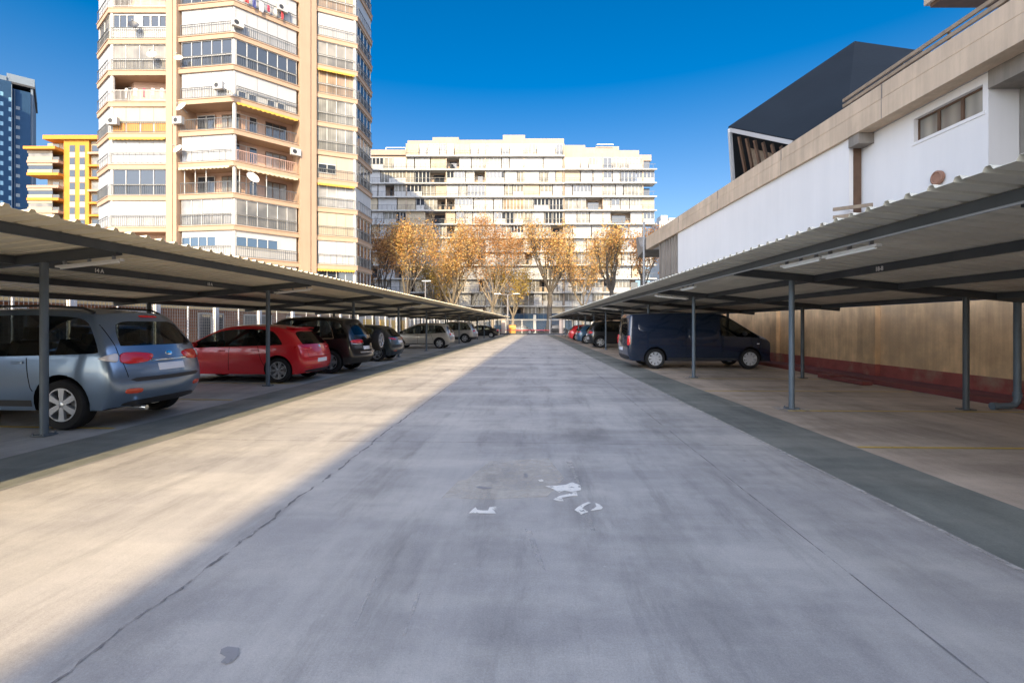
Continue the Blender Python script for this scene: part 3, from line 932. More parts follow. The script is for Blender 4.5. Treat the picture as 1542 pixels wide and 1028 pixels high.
for sg in (1, -1):
    rl = MB(); pts = [(.78, .60), (.95, .61), (1.6, .615), (2.3, .612), (2.62, .60)]
    P = []
    for i, (x, y) in enumerate(pts):
        h, _ = c.bvh.ray_cast(Vector((x, sg * y, 3)), Vector((0, 0, -1)))[:2]
        P.append((x, sg * y, h.z + (.012 if i in (0, 4) else .055)))
    rl.tube(P, .018, 8); rl.build('roof_rail', M['black_plastic'], c.root, smooth=40)
wp = MB(); wp.tube([(.18, -.05, 1.12), (.22, -.30, 1.17), (.24, -.55, 1.18)], .012, 6); wp.build('rear_wiper', M['black_plastic'], c.root)
ex = MB(); ex.tube([(.05, .5, .27), (.35, .5, .29)], .035, 12); ex.build('exhaust', M['chrome'], c.root, smooth=40)
lb = MB(); lb.v = []
# --- red hatchback
M['p_red'] = car_paint('bright_red_paint', (.64, .014, .022), .1, .28)
loc, rz = place_left(HATCH, 421, 576)
c = Car(HATCH, M['p_red'], 'red five door hatchback with silver alloy wheels parked nose in beside a post', 'car', loc, rz)
c.both('tail_light', M['tail_red'], [(.36, .93), (.60, .945), (.86, .955), (.90, .90), (.70, .86), (.40, .84)], 'corner', .014)
c.both('reflector', M['tail_orange'], [(.42, .40), (.72, .42), (.72, .375), (.44, .36)], 'rear', .01)
c.patch('bumper_skirt', M['trim'], [(-.70, .25), (.70, .25), (.66, .33), (-.66, .33)], 'rear', .012)
c.plate(.56)
c.patch('badge', M['chrome'], [(.05 * math.cos(a * math.pi / 8), .93 + .05 * math.sin(a * math.pi / 8)) for a in range(16)], 'rear', .012)
c.lines('door_gap', M['groove'], [(1.14, .40), (1.25, .62), (1.34, .95)]); c.lines('door_gap', M['groove'], [(2.12, .32), (2.10, .92)]); c.lines('door_gap', M['groove'], [(3.08, .34), (3.14, .88)])
c.lines('crease_line', M['p_red'], [(.55, .80), (2.0, .775), (3.4, .74)], .03, .006)
c.handle(1.42, .845, M['p_red']); c.handle(2.30, .83, M['p_red']); c.mirror(3.02, .93, M['p_red'])
c.line('tailgate_gap', M['groove'], [(-.62, .96), (-.60, .66), (.60, .66), (.62, .96)], 'rear', .008)
sl = MB(); v = [(.52, -.52, 1.425), (.52, .52, 1.425), (.74, .56, 1.455), (.74, -.56, 1.455), (.54, -.52, 1.40), (.54, .52, 1.40), (.74, .56, 1.41), (.74, -.56, 1.41)]
sl.add(v, [(0, 1, 2, 3), (7, 6, 5, 4), (0, 4, 5, 1), (1, 5, 6, 2), (2, 6, 7, 3), (3, 7, 4, 0)]); sl.build('roof_spoiler', M['p_red'], c.root)
# --- black SUV with spare wheel on the tailgate
M['p_black'] = car_paint('black_paint', (.010, .011, .013), .2, .28)
S2 = dict(SUV); S2.update(W=1.88, rt=.36, clad=True, spokes=5, twin=False, rimk=.66)
loc, rz = place_left(S2, 498, 562)
c = Car(S2, M['p_black'], 'black off-road car carrying a spare wheel on its tailgate, beside the red hatchback', 'car', loc, rz)
c.both('tail_light', M['tail_red'], [(.36, 1.04), (.62, 1.05), (.86, 1.03), (.88, .95), (.62, .93), (.38, .93)], 'corner', .016)
c.both('chrome_strip', M['chrome'], [(.34, .905), (.84, .905), (.84, .925), (.34, .925)], 'corner', .016)
c.lines('window_strip', M['chrome'], [(.86, 1.085), (1.6, 1.062), (3.0, 1.03)], .018, .006)
c.lines('window_strip', M['chrome'], [(.86, 1.085), (1.0, 1.45), (1.15, 1.62)], .016, .006)
c.patch('bumper_step', M['rim'], [(-.6, .62), (.6, .62), (.62, .67), (-.62, .67)], 'rear', .01)
c.plate(.78, y0=.18)
c.lines('door_gap', M['groove'], [(1.30, .42), (1.50, 1.03)]); c.handle(1.62, .96, M['p_black']); c.mirror(3.25, 1.06, M['p_black'])
sw = MB(); r = .345; rr = .235
sw.lathe([(rr, .09), (rr * 1.05, .11), (r * .93, .112), (r, .07), (r, -.07), (r * .93, -.112), (rr, -.10)], (1, 0, 0), 40, closed=True)
spw = sw.build('spare_wheel', M['tyre'], c.root, smooth=30); spw.location = (-.17, -.16, 1.0)
rm_ = MB(); rm_.lathe([(rr * 1.0, -.10), (rr * 1.0, -.113), (rr * .86, -.113), (rr * .82, -.05)], (1, 0, 0), 36, closed=True)
rm_.lathe([(0, -.03), (rr * .9, -.03)], (1, 0, 0), 30, mi=1)
for i in range(5):
    a = 2 * math.pi * i / 5; rm_.bar((-.085, math.cos(a) * .03, math.sin(a) * .03), (-.085, math.cos(a) * rr * .88, math.sin(a) * rr * .88), .06, .03, (1, 0, 0))
rm_.lathe([(0, -.11), (.05, -.11), (.055, -.05)], (1, 0, 0), 16)
rm_.build('rim', [M['rim'], M['rim_dark']], spw, smooth=30)
br = MB(); br.bar((-.12, -.16, 1.0), (.14, -.16, 1.0), .16, .16); br.build('wheel_carrier', M['black_plastic'], c.root)
# --- dark grey hatchback
M['p_dgrey'] = car_paint('dark_grey_metallic', (.05, .062, .068), .5, .3)
H2 = dict(HATCH); H2.update(spokes=5, twin=True, lev=2)
loc, rz = place_left(H2, 568.5, 543.6)
c = Car(H2, M['p_dgrey'], 'dark grey hatchback with sharp red tail lights, parked past the spare wheel', 'car', loc, rz)
c.both('tail_light', M['tail_red'], [(.36, .95), (.60, .97), (.88, .985), (.72, .90), (.40, .86)], 'corner', .014)
c.both('reflector', M['tail_orange'], [(.46, .44), (.72, .45), (.72, .42), (.46, .41)], 'rear', .01)
c.plate(.80); c.mirror(3.02, .93, M['p_dgrey']); c.handle(1.42, .845, M['p_dgrey'])
c.lines('door_gap', M['groove'], [(1.14, .40), (1.34, .95)]); c.lines('crease_line', M['p_dgrey'], [(.5, .78), (3.4, .70)], .03, .006)
# --- beige people carrier
M['p_beige'] = car_paint('champagne_paint', (.40, .37, .32), .35, .34)
loc, rz = place_left(MPV, 662, 524.6)
MP = dict(MPV); MP['lev'] = 2
c = Car(MP, M['p_beige'], 'champagne beige people carrier with tall tail lights, parked on its own bay', 'car', loc, rz)
c.both('tail_light', M['tail_clear'], [(.42, 1.20), (.60, 1.20), (.66, .90), (.58, .80), (.44, .82)], 'corner', .014)
c.both('tail_light', M['tail_red'], [(.43, .98), (.63, .98), (.65, .90), (.58, .81), (.44, .82)], 'corner', .018)
c.plate(.80); c.mirror(3.05, .95, M['p_beige']); c.handle(1.45, .84, M['p_beige']); c.handle(2.4, .83, M['p_beige'])
c.lines('door_gap', M['groove'], [(1.14, .40), (1.36, .95)]); c.lines('door_gap', M['groove'], [(2.2, .32), (2.18, .92)]); c.lines('sill_trim', M['trim'], [(1.2, .30), (3.0, .30)], .05, .006)
# --- silver crossover
M['p_silver'] = car_paint('silver_beige_paint', (.40, .38, .35), .45, .34)
S3 = dict(SUV); S3.update(lev=2, clad=True, W=1.82, spokes=5)
loc, rz = place_left(S3, 700, 516)
c = Car(S3, M['p_silver'], 'silver crossover with red tail lights between beige people carrier and black saloon', 'car', loc, rz)
c.both('tail_light', M['tail_red'], [(.40, 1.05), (.64, 1.06), (.84, 1.03), (.80, .93), (.44, .93)], 'corner', .016)
c.plate(.85); c.mirror(3.25, 1.06, M['p_silver'])
# --- black saloon at the end
SD = dict(SEDAN); SD['lev'] = 2
loc, rz = place_left(SD, 739.5, 508.3)
c = Car(SD, M['p_black'], 'low black saloon car at the far end of the left carport', 'car', loc, rz)
c.both('tail_light', M['tail_red'], [(.38, .92), (.62, .94), (.84, .92), (.80, .82), (.42, .80)], 'corner', .014)
c.plate(.62); c.mirror(3.2, .95, M['p_black'])
# --- navy van
M['p_navy'] = car_paint('navy_blue_paint', (.006, .015, .036), .1, .25)
M['van_cap'] = plain('grey_wheel_trim', (.5, .52, .55), .4, .4)
VAN['rimm'] = M['van_cap']
loc, rz = place_right(VAN, 986, 554.6)
c = Car(VAN, M['p_navy'], 'dark navy blue panel van parked nose to the wall under the right carport', 'van', loc, rz, name='parked_van')
c.both('tail_light', M['tail_red'], [(.665, .80), (.80, .80), (.79, 1.14), (.675, 1.14)], 'corner', .022)
for dd in ('right', 'left'):
    c.patch('side_panel', M['p_navy'], [(1.55, .86), (2.02, .86), (2.02, 1.66), (.42, 1.66), (.42, 1.24), (1.3, 1.24)], dd, .008)
    c.patch('side_panel', M['p_navy'], [(2.12, .86), (3.15, .86), (3.15, 1.64), (2.12, 1.64)], dd, .008)
c.plate(.66)
c.line('door_gap', M['groove'], [(0, 1.78), (0, .42)], 'rear', .012)
c.lines('door_gap', M['groove'], [(3.24, .40), (3.22, 1.84)], .01); c.lines('door_gap', M['groove'], [(4.26, .80), (4.22, 1.12)], .01)
c.lines('door_gap', M['groove'], [(2.05, .42), (2.05, 1.70), (3.15, 1.70)], .008)
c.lines('sill_trim', M['trim'], [(1.42, .33), (3.78, .33)], .08, .006)
c.patch('bumper_skirt', M['trim'], [(-.85, .30), (.85, .30), (.86, .46), (-.86, .46)], 'rear', .012)
c.handle(3.36, .98, M['p_navy']); c.mirror(3.98, 1.14, M['black_plastic'])
c.both('side_marker', M['tail_clear'], [(4.42, .84), (4.50, .84), (4.50, .87), (4.42, .87)], 'side', .01)
c.both('head_light', M['head_lens'], [(.55, .80), (.80, .84), (.78, .95), (.60, .90)], 'front', .01)
# --- three cars beyond the van
S4 = dict(SUV); S4.update(lev=2, W=1.85, axles=(.85, 3.5))
loc, rz = place_right(S4, 904, 523.4)
c = Car(S4, M['p_black'], 'black tall car with red tail lights parked just beyond the navy van', 'car', loc, rz)
c.both('tail_light', M['tail_red'], [(.34, 1.07), (.62, 1.09), (.86, 1.05), (.82, .93), (.40, .91)], 'corner', .02)
c.both('lower_panel', M['rim'], [(.20, .72), (.62, .72), (.66, .55), (.22, .52)], 'rear', .01)
c.plate(.85); c.mirror(3.25, 1.06, M['p_black'])
M['p_blue'] = car_paint('blue_paint', (.03, .085, .15), .3, .3)
loc, rz = place_right(H2, 883, 517.2)
c = Car(H2, M['p_blue'], 'small blue hatchback squeezed between the red car and the tall black car', 'car', loc, rz)
c.both('tail_light', M['tail_red'], [(.36, .95), (.60, .97), (.88, .975), (.84, .88), (.40, .86)], 'corner', .018)
c.plate(.80)
loc, rz = place_right(H2, 869, 513)
c = Car(H2, M['p_red'], 'red hatchback farthest along the right carport, beyond the small blue hatchback', 'car', loc, rz)
c.both('tail_light', M['tail_red'], [(.36, .95), (.60, .97), (.88, .975), (.84, .88), (.40, .86)], 'corner', .018)
c.both('reversing_light', M['tail_clear'], [(.46, .90), (.56, .91), (.56, .87), (.46, .86)], 'corner', .024)
c.plate(.80)
# --- car standing outside the mesh fence
M['p_bright'] = car_paint('mid_blue_paint', (.06, .16, .42), .3, .3)
oc = fr(TL, -13.6, 15.6)
c = Car(dict(H2), M['p_bright'], 'mid blue hatchback standing outside the wire mesh fence', 'car', (oc.x, oc.y), math.pi / 2 - TL + math.pi, group='cars in the side street')
c.both('tail_light', M['tail_red'], [(.36, .95), (.60, .97), (.88, .975), (.84, .88), (.40, .86)], 'corner', .018)
# ================================================================== ROUND RESIDENTIAL TOWER
UP = Vector((0, 0, 1))
rt_ = random.Random(7)
def face_frame(a, b):
    u = Vector((b.x - a.x, b.y - a.y, 0)); L = u.length; u.normalize()
    n = Vector((u.y, -u.x, 0))                       # outward, towards the viewer
    return Vector((a.x, a.y, 0)), u, n, L

def window_unit(o, u, n, u0, u1, z0, z1, parent, glass, panes=4, frame=None, setb=.10, low=None, transom=None, fw=.06):
    """glazed opening: frame with mullions, one pane sheet behind"""
    fm = MB()
    fm.obox(o, u, n, u0, u1, -setb, -setb + .07, z1 - fw, z1); fm.obox(o, u, n, u0, u1, -setb, -setb + .07, z0, z0 + fw)
    for k in range(panes + 1):
        c = u0 + (u1 - u0) * k / panes
        fm.obox(o, u, n, max(u0, c - fw / 2), min(u1, c + fw / 2), -setb, -setb + .068, z0 + fw, z1 - fw)
    if transom: fm.obox(o, u, n, u0, u1, -setb + .003, -setb + .064, transom - fw / 2, transom + fw / 2)
    w = fm.build('window', frame or M['alu_white'], parent, fix=False)
    p = MB(); p.obox(o, u, n, u0 + .02, u1 - .02, -setb + .0, -setb + .02, z0 + .02, z1 - .02)
    p.build('pane', glass, w, fix=False)
    return w

def shutter_unit(o, u, n, u0, u1, z0, z1, parent, mat, panels=3, setb=.08):
    s = MB(); w = (u1 - u0) / panels
    for k in range(panels):
        s.obox(o, u, n, u0 + k * w + .012, u0 + (k + 1) * w - .012, -setb - rt_.uniform(0, .025), -setb + .03, z0, z1)
    s.obox(o, u, n, u0, u1, -setb - .06, -setb - .02, z0, z1)
    return s.build('shutter', mat, parent, fix=False)

def railing_unit(o, u, n, u0, u1, z0, h, parent, mat, gap=.16, off=.10, thin=.022):
    r = MB()
    r.obox(o, u, n, u0, u1, off - .03, off + .03, z0 + h - .05, z0 + h); r.obox(o, u, n, u0, u1, off - .02, off + .02, z0 + .06, z0 + .10)
    k = int((u1 - u0) / gap)
    for i in range(k + 1):
        c = u0 + .02 + (u1 - u0 - .04) * i / max(1, k)
        t = thin * (1.8 if i % 8 == 0 else 1)
        r.obox(o, u, n, c - t / 2, c + t / 2, off - .012, off + .012, z0 + .10, z0 + h - .05)
    return r.build('railing', mat, parent, fix=False)

TW = empty('apartment_tower', at(352, 489, 48) - Vector((0, 0, 1.5)), 0, 'tall cream and white faceted apartment tower with enclosed balconies', 'building')
TWi = TW.location.copy()
def twp(px, d):
    p = at(px, HOR, d); return Vector((p.x - TWi.x, p.y - TWi.y, 0))
SC = .942  # camera depth of one facade metre chain
dep = {148: 45.7, 165: 43.3, 255: 43.3, 270: 43.05, 352: 42.3, 450: 46.2, 475: 47.3, 537: 48.9}
P = {k: twp(k, d) for k, d in dep.items()}
pD = twp(559, 53.2); P[558] = pD
order = [148, 165, 255, 270, 352, 450, 475, 537, 558]
outline = [P[k] for k in order]
back = [Vector((pD.x - 3.6, pD.y + 6, 0)), Vector((pD.x - 9, pD.y + 12, 0)), Vector((P[148].x + 8, pD.y + 15, 0)), Vector((P[148].x - 4, P[148].y + 12, 0))]
ring = outline + back
cen = sum(ring, Vector()) / len(ring)
def inset(p, m):
    d = (cen - p); return p + d.normalized() * m
SH = 2.83
def band(k): return 10.2 + SH * k
K0, K1 = -4, 12
TOPZ = band(K1)
core = MB(); core.prism([(inset(p, 1.75).x, inset(p, 1.75).y) for p in ring], -.1, TOPZ + .4)
core.build('wall', M['pink_wall'], TW)
for k in range(K0, K1 + 1):
    s = MB(); z = band(k)
    s.prism([(inset(p, -.10).x, inset(p, -.10).y) for p in ring], z - .30, z + .10)
    s.prism([(inset(p, -.16).x, inset(p, -.16).y) for p in ring], z + .10, z + .17)
    s.build('balcony_slab', M['cream'], TW)
rf = MB(); rf.prism([(inset(p, .3).x, inset(p, .3).y) for p in ring], TOPZ + .17, TOPZ + .8); rf.build('roof', M['cream2'], TW)
# pilasters
for a, b in ((255, 270), (450, 475)):
    o, u, n, L = face_frame(P[a], P[b])
    p = MB(); p.obox(o, u, n, 0, L * .62, -2.2, .34, -.1, TOPZ + 1.0); p.obox(o, u, n, L * .68, L, -2.2, .30, -.1, TOPZ + .95); p.obox(o, u, n, L * .62, L * .68, -2.2, .2, -.1, TOPZ + .9)
    p.build('pilaster', M['cream'], TW)
    pp = MB()
    q = o + u * (L * .65) + n * .25
    pp.tube([q, q + UP * (TOPZ)], .035, 6); pp.build('drain_pipe', M['tan_wood'], TW)
# corner walls between the other faces
for a in (165, 352, 537):
    q = P[a]
    c = MB(); c.tube([inset(q, .22), inset(q, .22) + UP * TOPZ], .17, 8); c.build('corner_post', M['white'], TW)
for a in (148, 558):
    q = P[a]
    c = MB(); c.tube([inset(q, .25), inset(q, .25) + UP * TOPZ], .2, 8); c.build('corner_post', M['white'], TW)

# what closes each bay, storey by storey (k = floor index); S shutter B beige blind D dark glass G curtained W white curtain O open P part windows
FACES = {
 'E': (148, 165, {}, 2),
 'A': (165, 255, {-2: 'S', -1: 'O', 0: 'S', 1: 'D', 2: 'Sy', 3: 'Bo', 4: 'O', 5: 'G', 6: 'P', 7: 'O', 8: 'S', 9: 'G'}, 4),
 'B': (270, 352, {-2: 'S', -1: 'T', 0: 'W', 1: 'Oc', 2: 'S', 3: 'O', 4: 'S', 5: 'D', 6: 'S', 7: 'D', 8: 'S', 9: 'G'}, 5),
 'C': (352, 450, {-2: 'S', -1: 'T', 0: 'G', 1: 'Oc', 2: 'O', 3: 'Oy', 4: 'L', 5: 'D', 6: 'S', 7: 'S', 8: 'G', 9: 'S'}, 6),
 'F': (475, 537, {-3: 'G', -2: 'Dy', -1: 'S', 0: 'B', 1: 'Wy', 2: 'N', 3: 'H', 4: 'H', 5: 'Iy', 6: 'G', 7: 'S', 8: 'I', 9: 'G'}, 4),
 'H': (537, 558, {}, 4),
}
for name, (a, b, types, panes) in FACES.items():
    o, u, n, L = face_frame(P[a], P[b])
    ins = .2
    for k in range(K0, K1):
        z0, z1 = band(k) + .17, band(k + 1) - .30
        t = types.get(k)
        if t is None:
            t = rt_.choice(('S', 'S', 'G', 'D', 'W')) if name != 'E' else rt_.choice(('S', 'S', 'S', 'G'))
            if name == 'H': t = rt_.choice(('D', 'D', 'X', 'D', 'S'))
        ty, mod = t[0], t[1:]
        u0, u1 = ins, L - ins
        rm = M['rail']; rh = 1.0; g = .17
        if ty == 'S': shutter_unit(o, u, n, u0, u1, z0, z1, TW, M['shutter'], panes); g = .55 if rt_.random() < .6 else .17
        elif ty == 'B':
            shutter_unit(o, u, n, u0, u1, z0 + (.95 if mod == 'o' else 0), z1, TW, M['beige_blind'], panes)
            if mod == 'o':
                pn = MB()
                w = (u1 - u0) / 4
                for q in range(4): pn.obox(o, u, n, u0 + q * w + .09, u0 + (q + 1) * w - .09, -.09, -.04, z0 + .1, z0 + .9)
                pn.obox(o, u, n, u0, u1, -.16, -.10, z0, z0 + .95, 1)
                pn.build('orange_panel', [M['orange_panel'], M['white']], TW, fix=False)
        elif ty in 'DGWHIX':
            gl = {'D': M['glass'], 'G': M['glass_curt'], 'W': M['glass_white'], 'H': M['glass_pale'], 'I': M['glass_org'], 'X': M['glass_blue']}[ty]
            window_unit(o, u, n, u0, u1, z0, z1, TW, gl, panes, transom=z0 + .98)
        elif ty == 'P':
            pn = MB(); pn.obox(o, u, n, u0, u1, -.14, -.08, z0, z0 + 1.05); pn.obox(o, u, n, u0, u1, -.14, -.08, z1 - .12, z1)
            pn.obox(o, u, n, u0 + 2.0, u0 + 2.7, -.14, -.08, z0 + 1.05, z1 - .12); pn.build('panel', M['white'], TW, fix=False)
            window_unit(o, u, n, u0, u0 + 2.0, z0 + 1.05, z1 - .12, TW, M['glass'], 3, setb=.12); window_unit(o, u, n, u0 + 2.7, u1, z0 + 1.05, z1 - .12, TW, M['glass'], 3, setb=.12, fw=.12)
        elif ty == 'T':
            pn = MB(); pn.obox(o, u, n, u0, u1, -.14, -.08, z0, z0 + .95); pn.obox(o, u, n, u0, u1, -.14, -.08, z1 - .5, z1)
            pn.obox(o, u, n, L * .66, u1, -.14, -.08, z0 + .95, z1 - .5); pn.build('panel', M['white'], TW, fix=False)
            window_unit(o, u, n, u0, L * .66, z0 + .95, z1 - .5, TW, M['glass_blue'], 4, setb=.12)
        elif ty == 'L':
            shutter_unit(o, u, n, u0, u1, z0 + .75, z1, TW, M['shutter'], 3)
            pn = MB(); pn.obox(o, u, n, u0, u1, -.2, -.14, z0, z0 + .75); pn.build('panel', M['white'], TW, fix=False)
            for q in (.05, .2, .48, .64): window_unit(o, u, n, L * q + .1, L * q + L * .13, z0 + .12, z0 + .7, TW, M['glass'], 1, setb=.12)
        elif ty == 'N':
            shutter_unit(o, u, n, u0, u1, z0, z1, TW, M['cream2'], 2); window_unit(o, u, n, u0 + .05, u0 + 1.7, z0 + .55, z0 + 1.5, TW, M['glass'], 2, setb=.04)
        if ty == 'O':
            # open balcony: doors and a dark opening on the recessed wall, ceiling lamp, sun reaching in
            oo = o - n * 1.6
            window_unit(oo, u, n, u0 + .3, u0 + L * .38, z0, z0 + 2.05, TW, M['glass'], 2, setb=-.02)
            window_unit(oo, u, n, L * .55, u1 - .4, z0 + .1, z0 + 2.0, TW, M['glass_curt'] if mod != 'y' else M['glass'], 3, frame=M['brown_wood'], setb=-.02)
            if mod == '' and name == 'C': rm = M['rail_pink']
            if name == 'A': rm = M['rail_white']; g = .11
            if mod == 'c':
                for q in (.08, .28, .48):
                    pst = MB(); pst.obox(o, u, n, L * q, L * q + .06, -.12, -.06, z0, z1); pst.build('balcony_post', M['alu_white'], TW, fix=False)
        if mod in ('y', 'c'):
            am = M['awning'] if mod == 'y' else M['awning_cream']
            aw = MB(); segs = 26
            aw.obox(o, u, n, u0, u1, -.02, .30, z1 - .10, z1 - .04)
            for q in range(segs):
                w = (u1 - u0) / segs
                aw.obox(o, u, n, u0 + q * w, u0 + (q + 1) * w, .30, .315, z1 - .27 + (.05 if q % 2 else 0), z1 - .05)
            aw.build('awning', am, TW, fix=False)
        if not (ty == 'B' and mod == 'o' and False): railing_unit(o, u, n, u0, u1, z0, rh, TW, rm, g)

# things fixed to the tower fronts
def wall_point(px, py, a, b, off=.25):
    o, u, n, L = face_frame(P[a], P[b]); o = o + TWi + n * off
    d1 = FW + RT * ((px - 771) / FPX)
    # ray (cam + t*d1) with plane through o normal n
    t = o.dot(n) / Vector((d1.x, d1.y, 0)).dot(n)
    return Vector((d1.x * t, d1.y * t, CAMH + (HOR - py) / FPX * t)), u, n
def dish(px, py, a, b, r, label, col):
    p, u, n = wall_point(px, py, a, b, .30)
    o = empty('satellite_dish', p, 0, label, 'satellite dish', 'satellite dishes on the tower')
    ax = (n * .8 + u * rt_.uniform(-.3, .5) + UP * .45).normalized()
    m = MB(); m.lathe([(0, 0), (r * .5, .03), (r * .85, .09), (r, .13), (r * .99, .15), (r * .8, .10), (r * .45, .045), (0, .02)], ax, 24, ax * .25)
    m.build('reflector', col, o, smooth=40)
    f = MB(); f.tube([ax * .28 - UP * r * .8, ax * .75], .018, 6); f.tube([ax * .70, ax * .82], .05, 8); f.build('feed_arm', M['conduit'], o)
    k = MB(); k.tube([ax * .25, -n * .3 - UP * .12], .03, 6); k.build('bracket', M['conduit'], o)
M['dish_white'] = plain('dish_white', (.72, .70, .68), .5); M['dish_dark'] = plain('dish_dark', (.05, .055, .07), .5); M['dish_tan'] = plain('dish_tan', (.62, .5, .36), .5)
dish(203, 43, 165, 255, .42, 'dark satellite dish on a white enclosed balcony high on the tower', M['dish_dark'])
dish(231, 88, 165, 255, .40, 'white satellite dish in front of curtained balcony glass on the tower', M['dish_white'])
dish(271, 93, 270, 352, .36, 'tan satellite dish beside the pilaster below the dark glazed balcony', M['dish_tan'])
dish(278, 166, 270, 352, .5, 'large white satellite dish on the open balcony above an air conditioner', M['dish_white'])
dish(273, 229, 270, 352, .45, 'white satellite dish beside the pilaster in front of white shutters', M['dish_white'])
dish(378, 271, 352, 450, .55, 'big white satellite dish on the balcony with a cream awning', M['dish_white'])
dish(345, 137, 352, 450, .38, 'small white dish next to an air conditioner at the tower bay corner', M['dish_white'])
def aircon(px, py, a, b, label):
    p, u, n = wall_point(px, py, a, b, .14)
    rz = math.atan2(u.y, u.x)
    o = empty('air_conditioner', p, rz, label, 'air conditioner', 'air conditioners on the tower')
    m = MB(); m.box(-.45, .45, -.36, 0, -.32, .32); m.build('casing', M['white'], o)
    f = MB(); f.lathe([(.24, -.362), (.24, -.375), (.21, -.375), (.21, -.362)], (0, 1, 0), 20, (-.12, 0, 0), closed=True)
    f.lathe([(0, -.363), (.2, -.363)], (0, 1, 0), 20, (-.12, 0, 0), mi=1)
    f.build('fan_grille', [M['alu_white'], M['black_plastic']], o)
    b2 = MB(); b2.bar((-.35, 0, -.34), (-.35, -.36, -.34), .03); b2.bar((.35, 0, -.34), (.35, -.36, -.34), .03); b2.build('bracket', M['conduit'], o)
aircon(173, 184, 165, 255, 'white air conditioner beside the orange panelled balcony of the tower')
aircon(271, 183, 270, 352, 'air conditioner at the pilaster below the big white dish')
aircon(332, 131, 270, 352, 'air conditioner in front of white shutters near the bay corner')
aircon(357, 37, 352, 450, 'air conditioner at the bay corner near the top of the photo')
aircon(424, 14, 352, 450, 'topmost air conditioner above white shutters at the right of the bay')
aircon(444, 230, 352, 450, 'air conditioner at the right end of the pink railed balcony')
# laundry on lines
lc = [(.45, .05, .06), (.05, .06, .2), (.6, .58, .6), (.3, .04, .08), (.65, .63, .6)]
def laundry(px, py, a, b, n_, w, label, cols, off=.35):
    p, u, n = wall_point(px, py, a, b, off)
    o = empty('hanging_laundry', p, math.atan2(u.y, u.x), label, 'laundry')
    l = MB(); l.tube([(-.2, 0, 0), (w + .2, 0, 0)], .008, 4); l.build('line', M['conduit'], o)
    for i in range(n_):
        x = w * i / max(1, n_ - 1); hgt = rt_.uniform(.6, 1.0); ww = rt_.uniform(.2, .38)
        c = MB(); vs = []; 
        for q in range(6):
            for r in range(5):
                xx = x - ww / 2 + ww * q / 5; vs.append((xx * 1.0, .03 * math.sin(q * 1.7 + r) + .012, -hgt * r / 4 + .02 * math.sin(q)))
        c.add(vs, [(q * 5 + r, q * 5 + r + 1, (q + 1) * 5 + r + 1, (q + 1) * 5 + r) for q in range(5) for r in range(4)])
        g = c.build('garment', cols[i % len(cols)], o, smooth=True); sd = g.modifiers.new('t', 'SOLIDIFY'); sd.thickness = .01
cl_m = [surf('cloth_%s' % nm, c, .9, 0, .2, 5) for nm, c in zip(('maroon', 'navy', 'pale', 'wine', 'white'), lc)]
laundry(372, -6, 352, 450, 6, 3.0, 'dark red and navy clothes hanging below the topmost balcony', cl_m)
laundry(190, 133, 165, 255, 5, 3.2, 'pale clothes drying behind the white railing of an open tower balcony', [cl_m[4], cl_m[2], cl_m[3], cl_m[4]], .04)

# ================================================================== LONG WHITE BLOCK AT THE END
FB = empty('apartment_block', FW * 90, PSI, 'long white apartment block with rows of enclosed balconies closing the view', 'building')
D = 90.0; mpp = D / FPX                         # metres per photo pixel at its depth
X = lambda px: (px - 771) * mpp
Z = lambda py: CAMH + (HOR - py) * mpp
ub, nb, ob = Vector((1, 0, 0)), Vector((0, -1, 0)), Vector((0, 0, 0))
fh = 20.45 * mpp
rb = random.Random(23)
m = MB(); m.box(X(540), X(612), 1.5, 16, 0, Z(222)); m.box(X(612), X(850), 1.5, 16, 0, Z(214)); m.box(X(850), X(960), 1.5, 16, 0, Z(226)); M['block_cream'] = surf('peach_parapet', (.36, .285, .235), .8, 0, .1, .5, streak=.1)
m.build('wall', M['block_cream'], FB)
m = MB()
for a, b, y in ((612, 650, 209), (650, 690, 204), (690, 757, 208), (757, 791, 200.5), (791, 850, 206)): m.box(X(a) + .01, X(b), .9, 9, Z(222), Z(y))
for a, b, y in ((850, 884, 212), (884, 900, 216), (900, 936, 214), (936, 967, 220), (967, 986, 227)): m.box(X(a) + .01, X(b), 2.2, 10, Z(236), Z(y))
m.box(X(555), X(611), 1.2, 9, Z(230), Z(222) + .01)
m.build('parapet', M['block_cream'], FB)
m = MB()
for a, b, y0, y1 in ((578, 608, 222, 218), (901, 926, 214, 213)):
    m.bar((X(a), 1.5, Z(y1)), (X(b), 1.5, Z(y1)), .12); m.bar((X(a), 1.5, Z(y1)), (X(a), 1.5, Z(y0)), .12); m.bar((X(b), 1.5, Z(y1)), (X(b), 1.5, Z(y0)), .12)
m.build('roof_railing', M['alu_white'], FB)
win_rest, rail_rest = MB(), MB()
pane_rest = MB()
cnt = 0
SEG = ((540, 612), (612, 672), (672, 731), (731, 789), (789, 848), (850, 908), (908, 968), (968, 986))
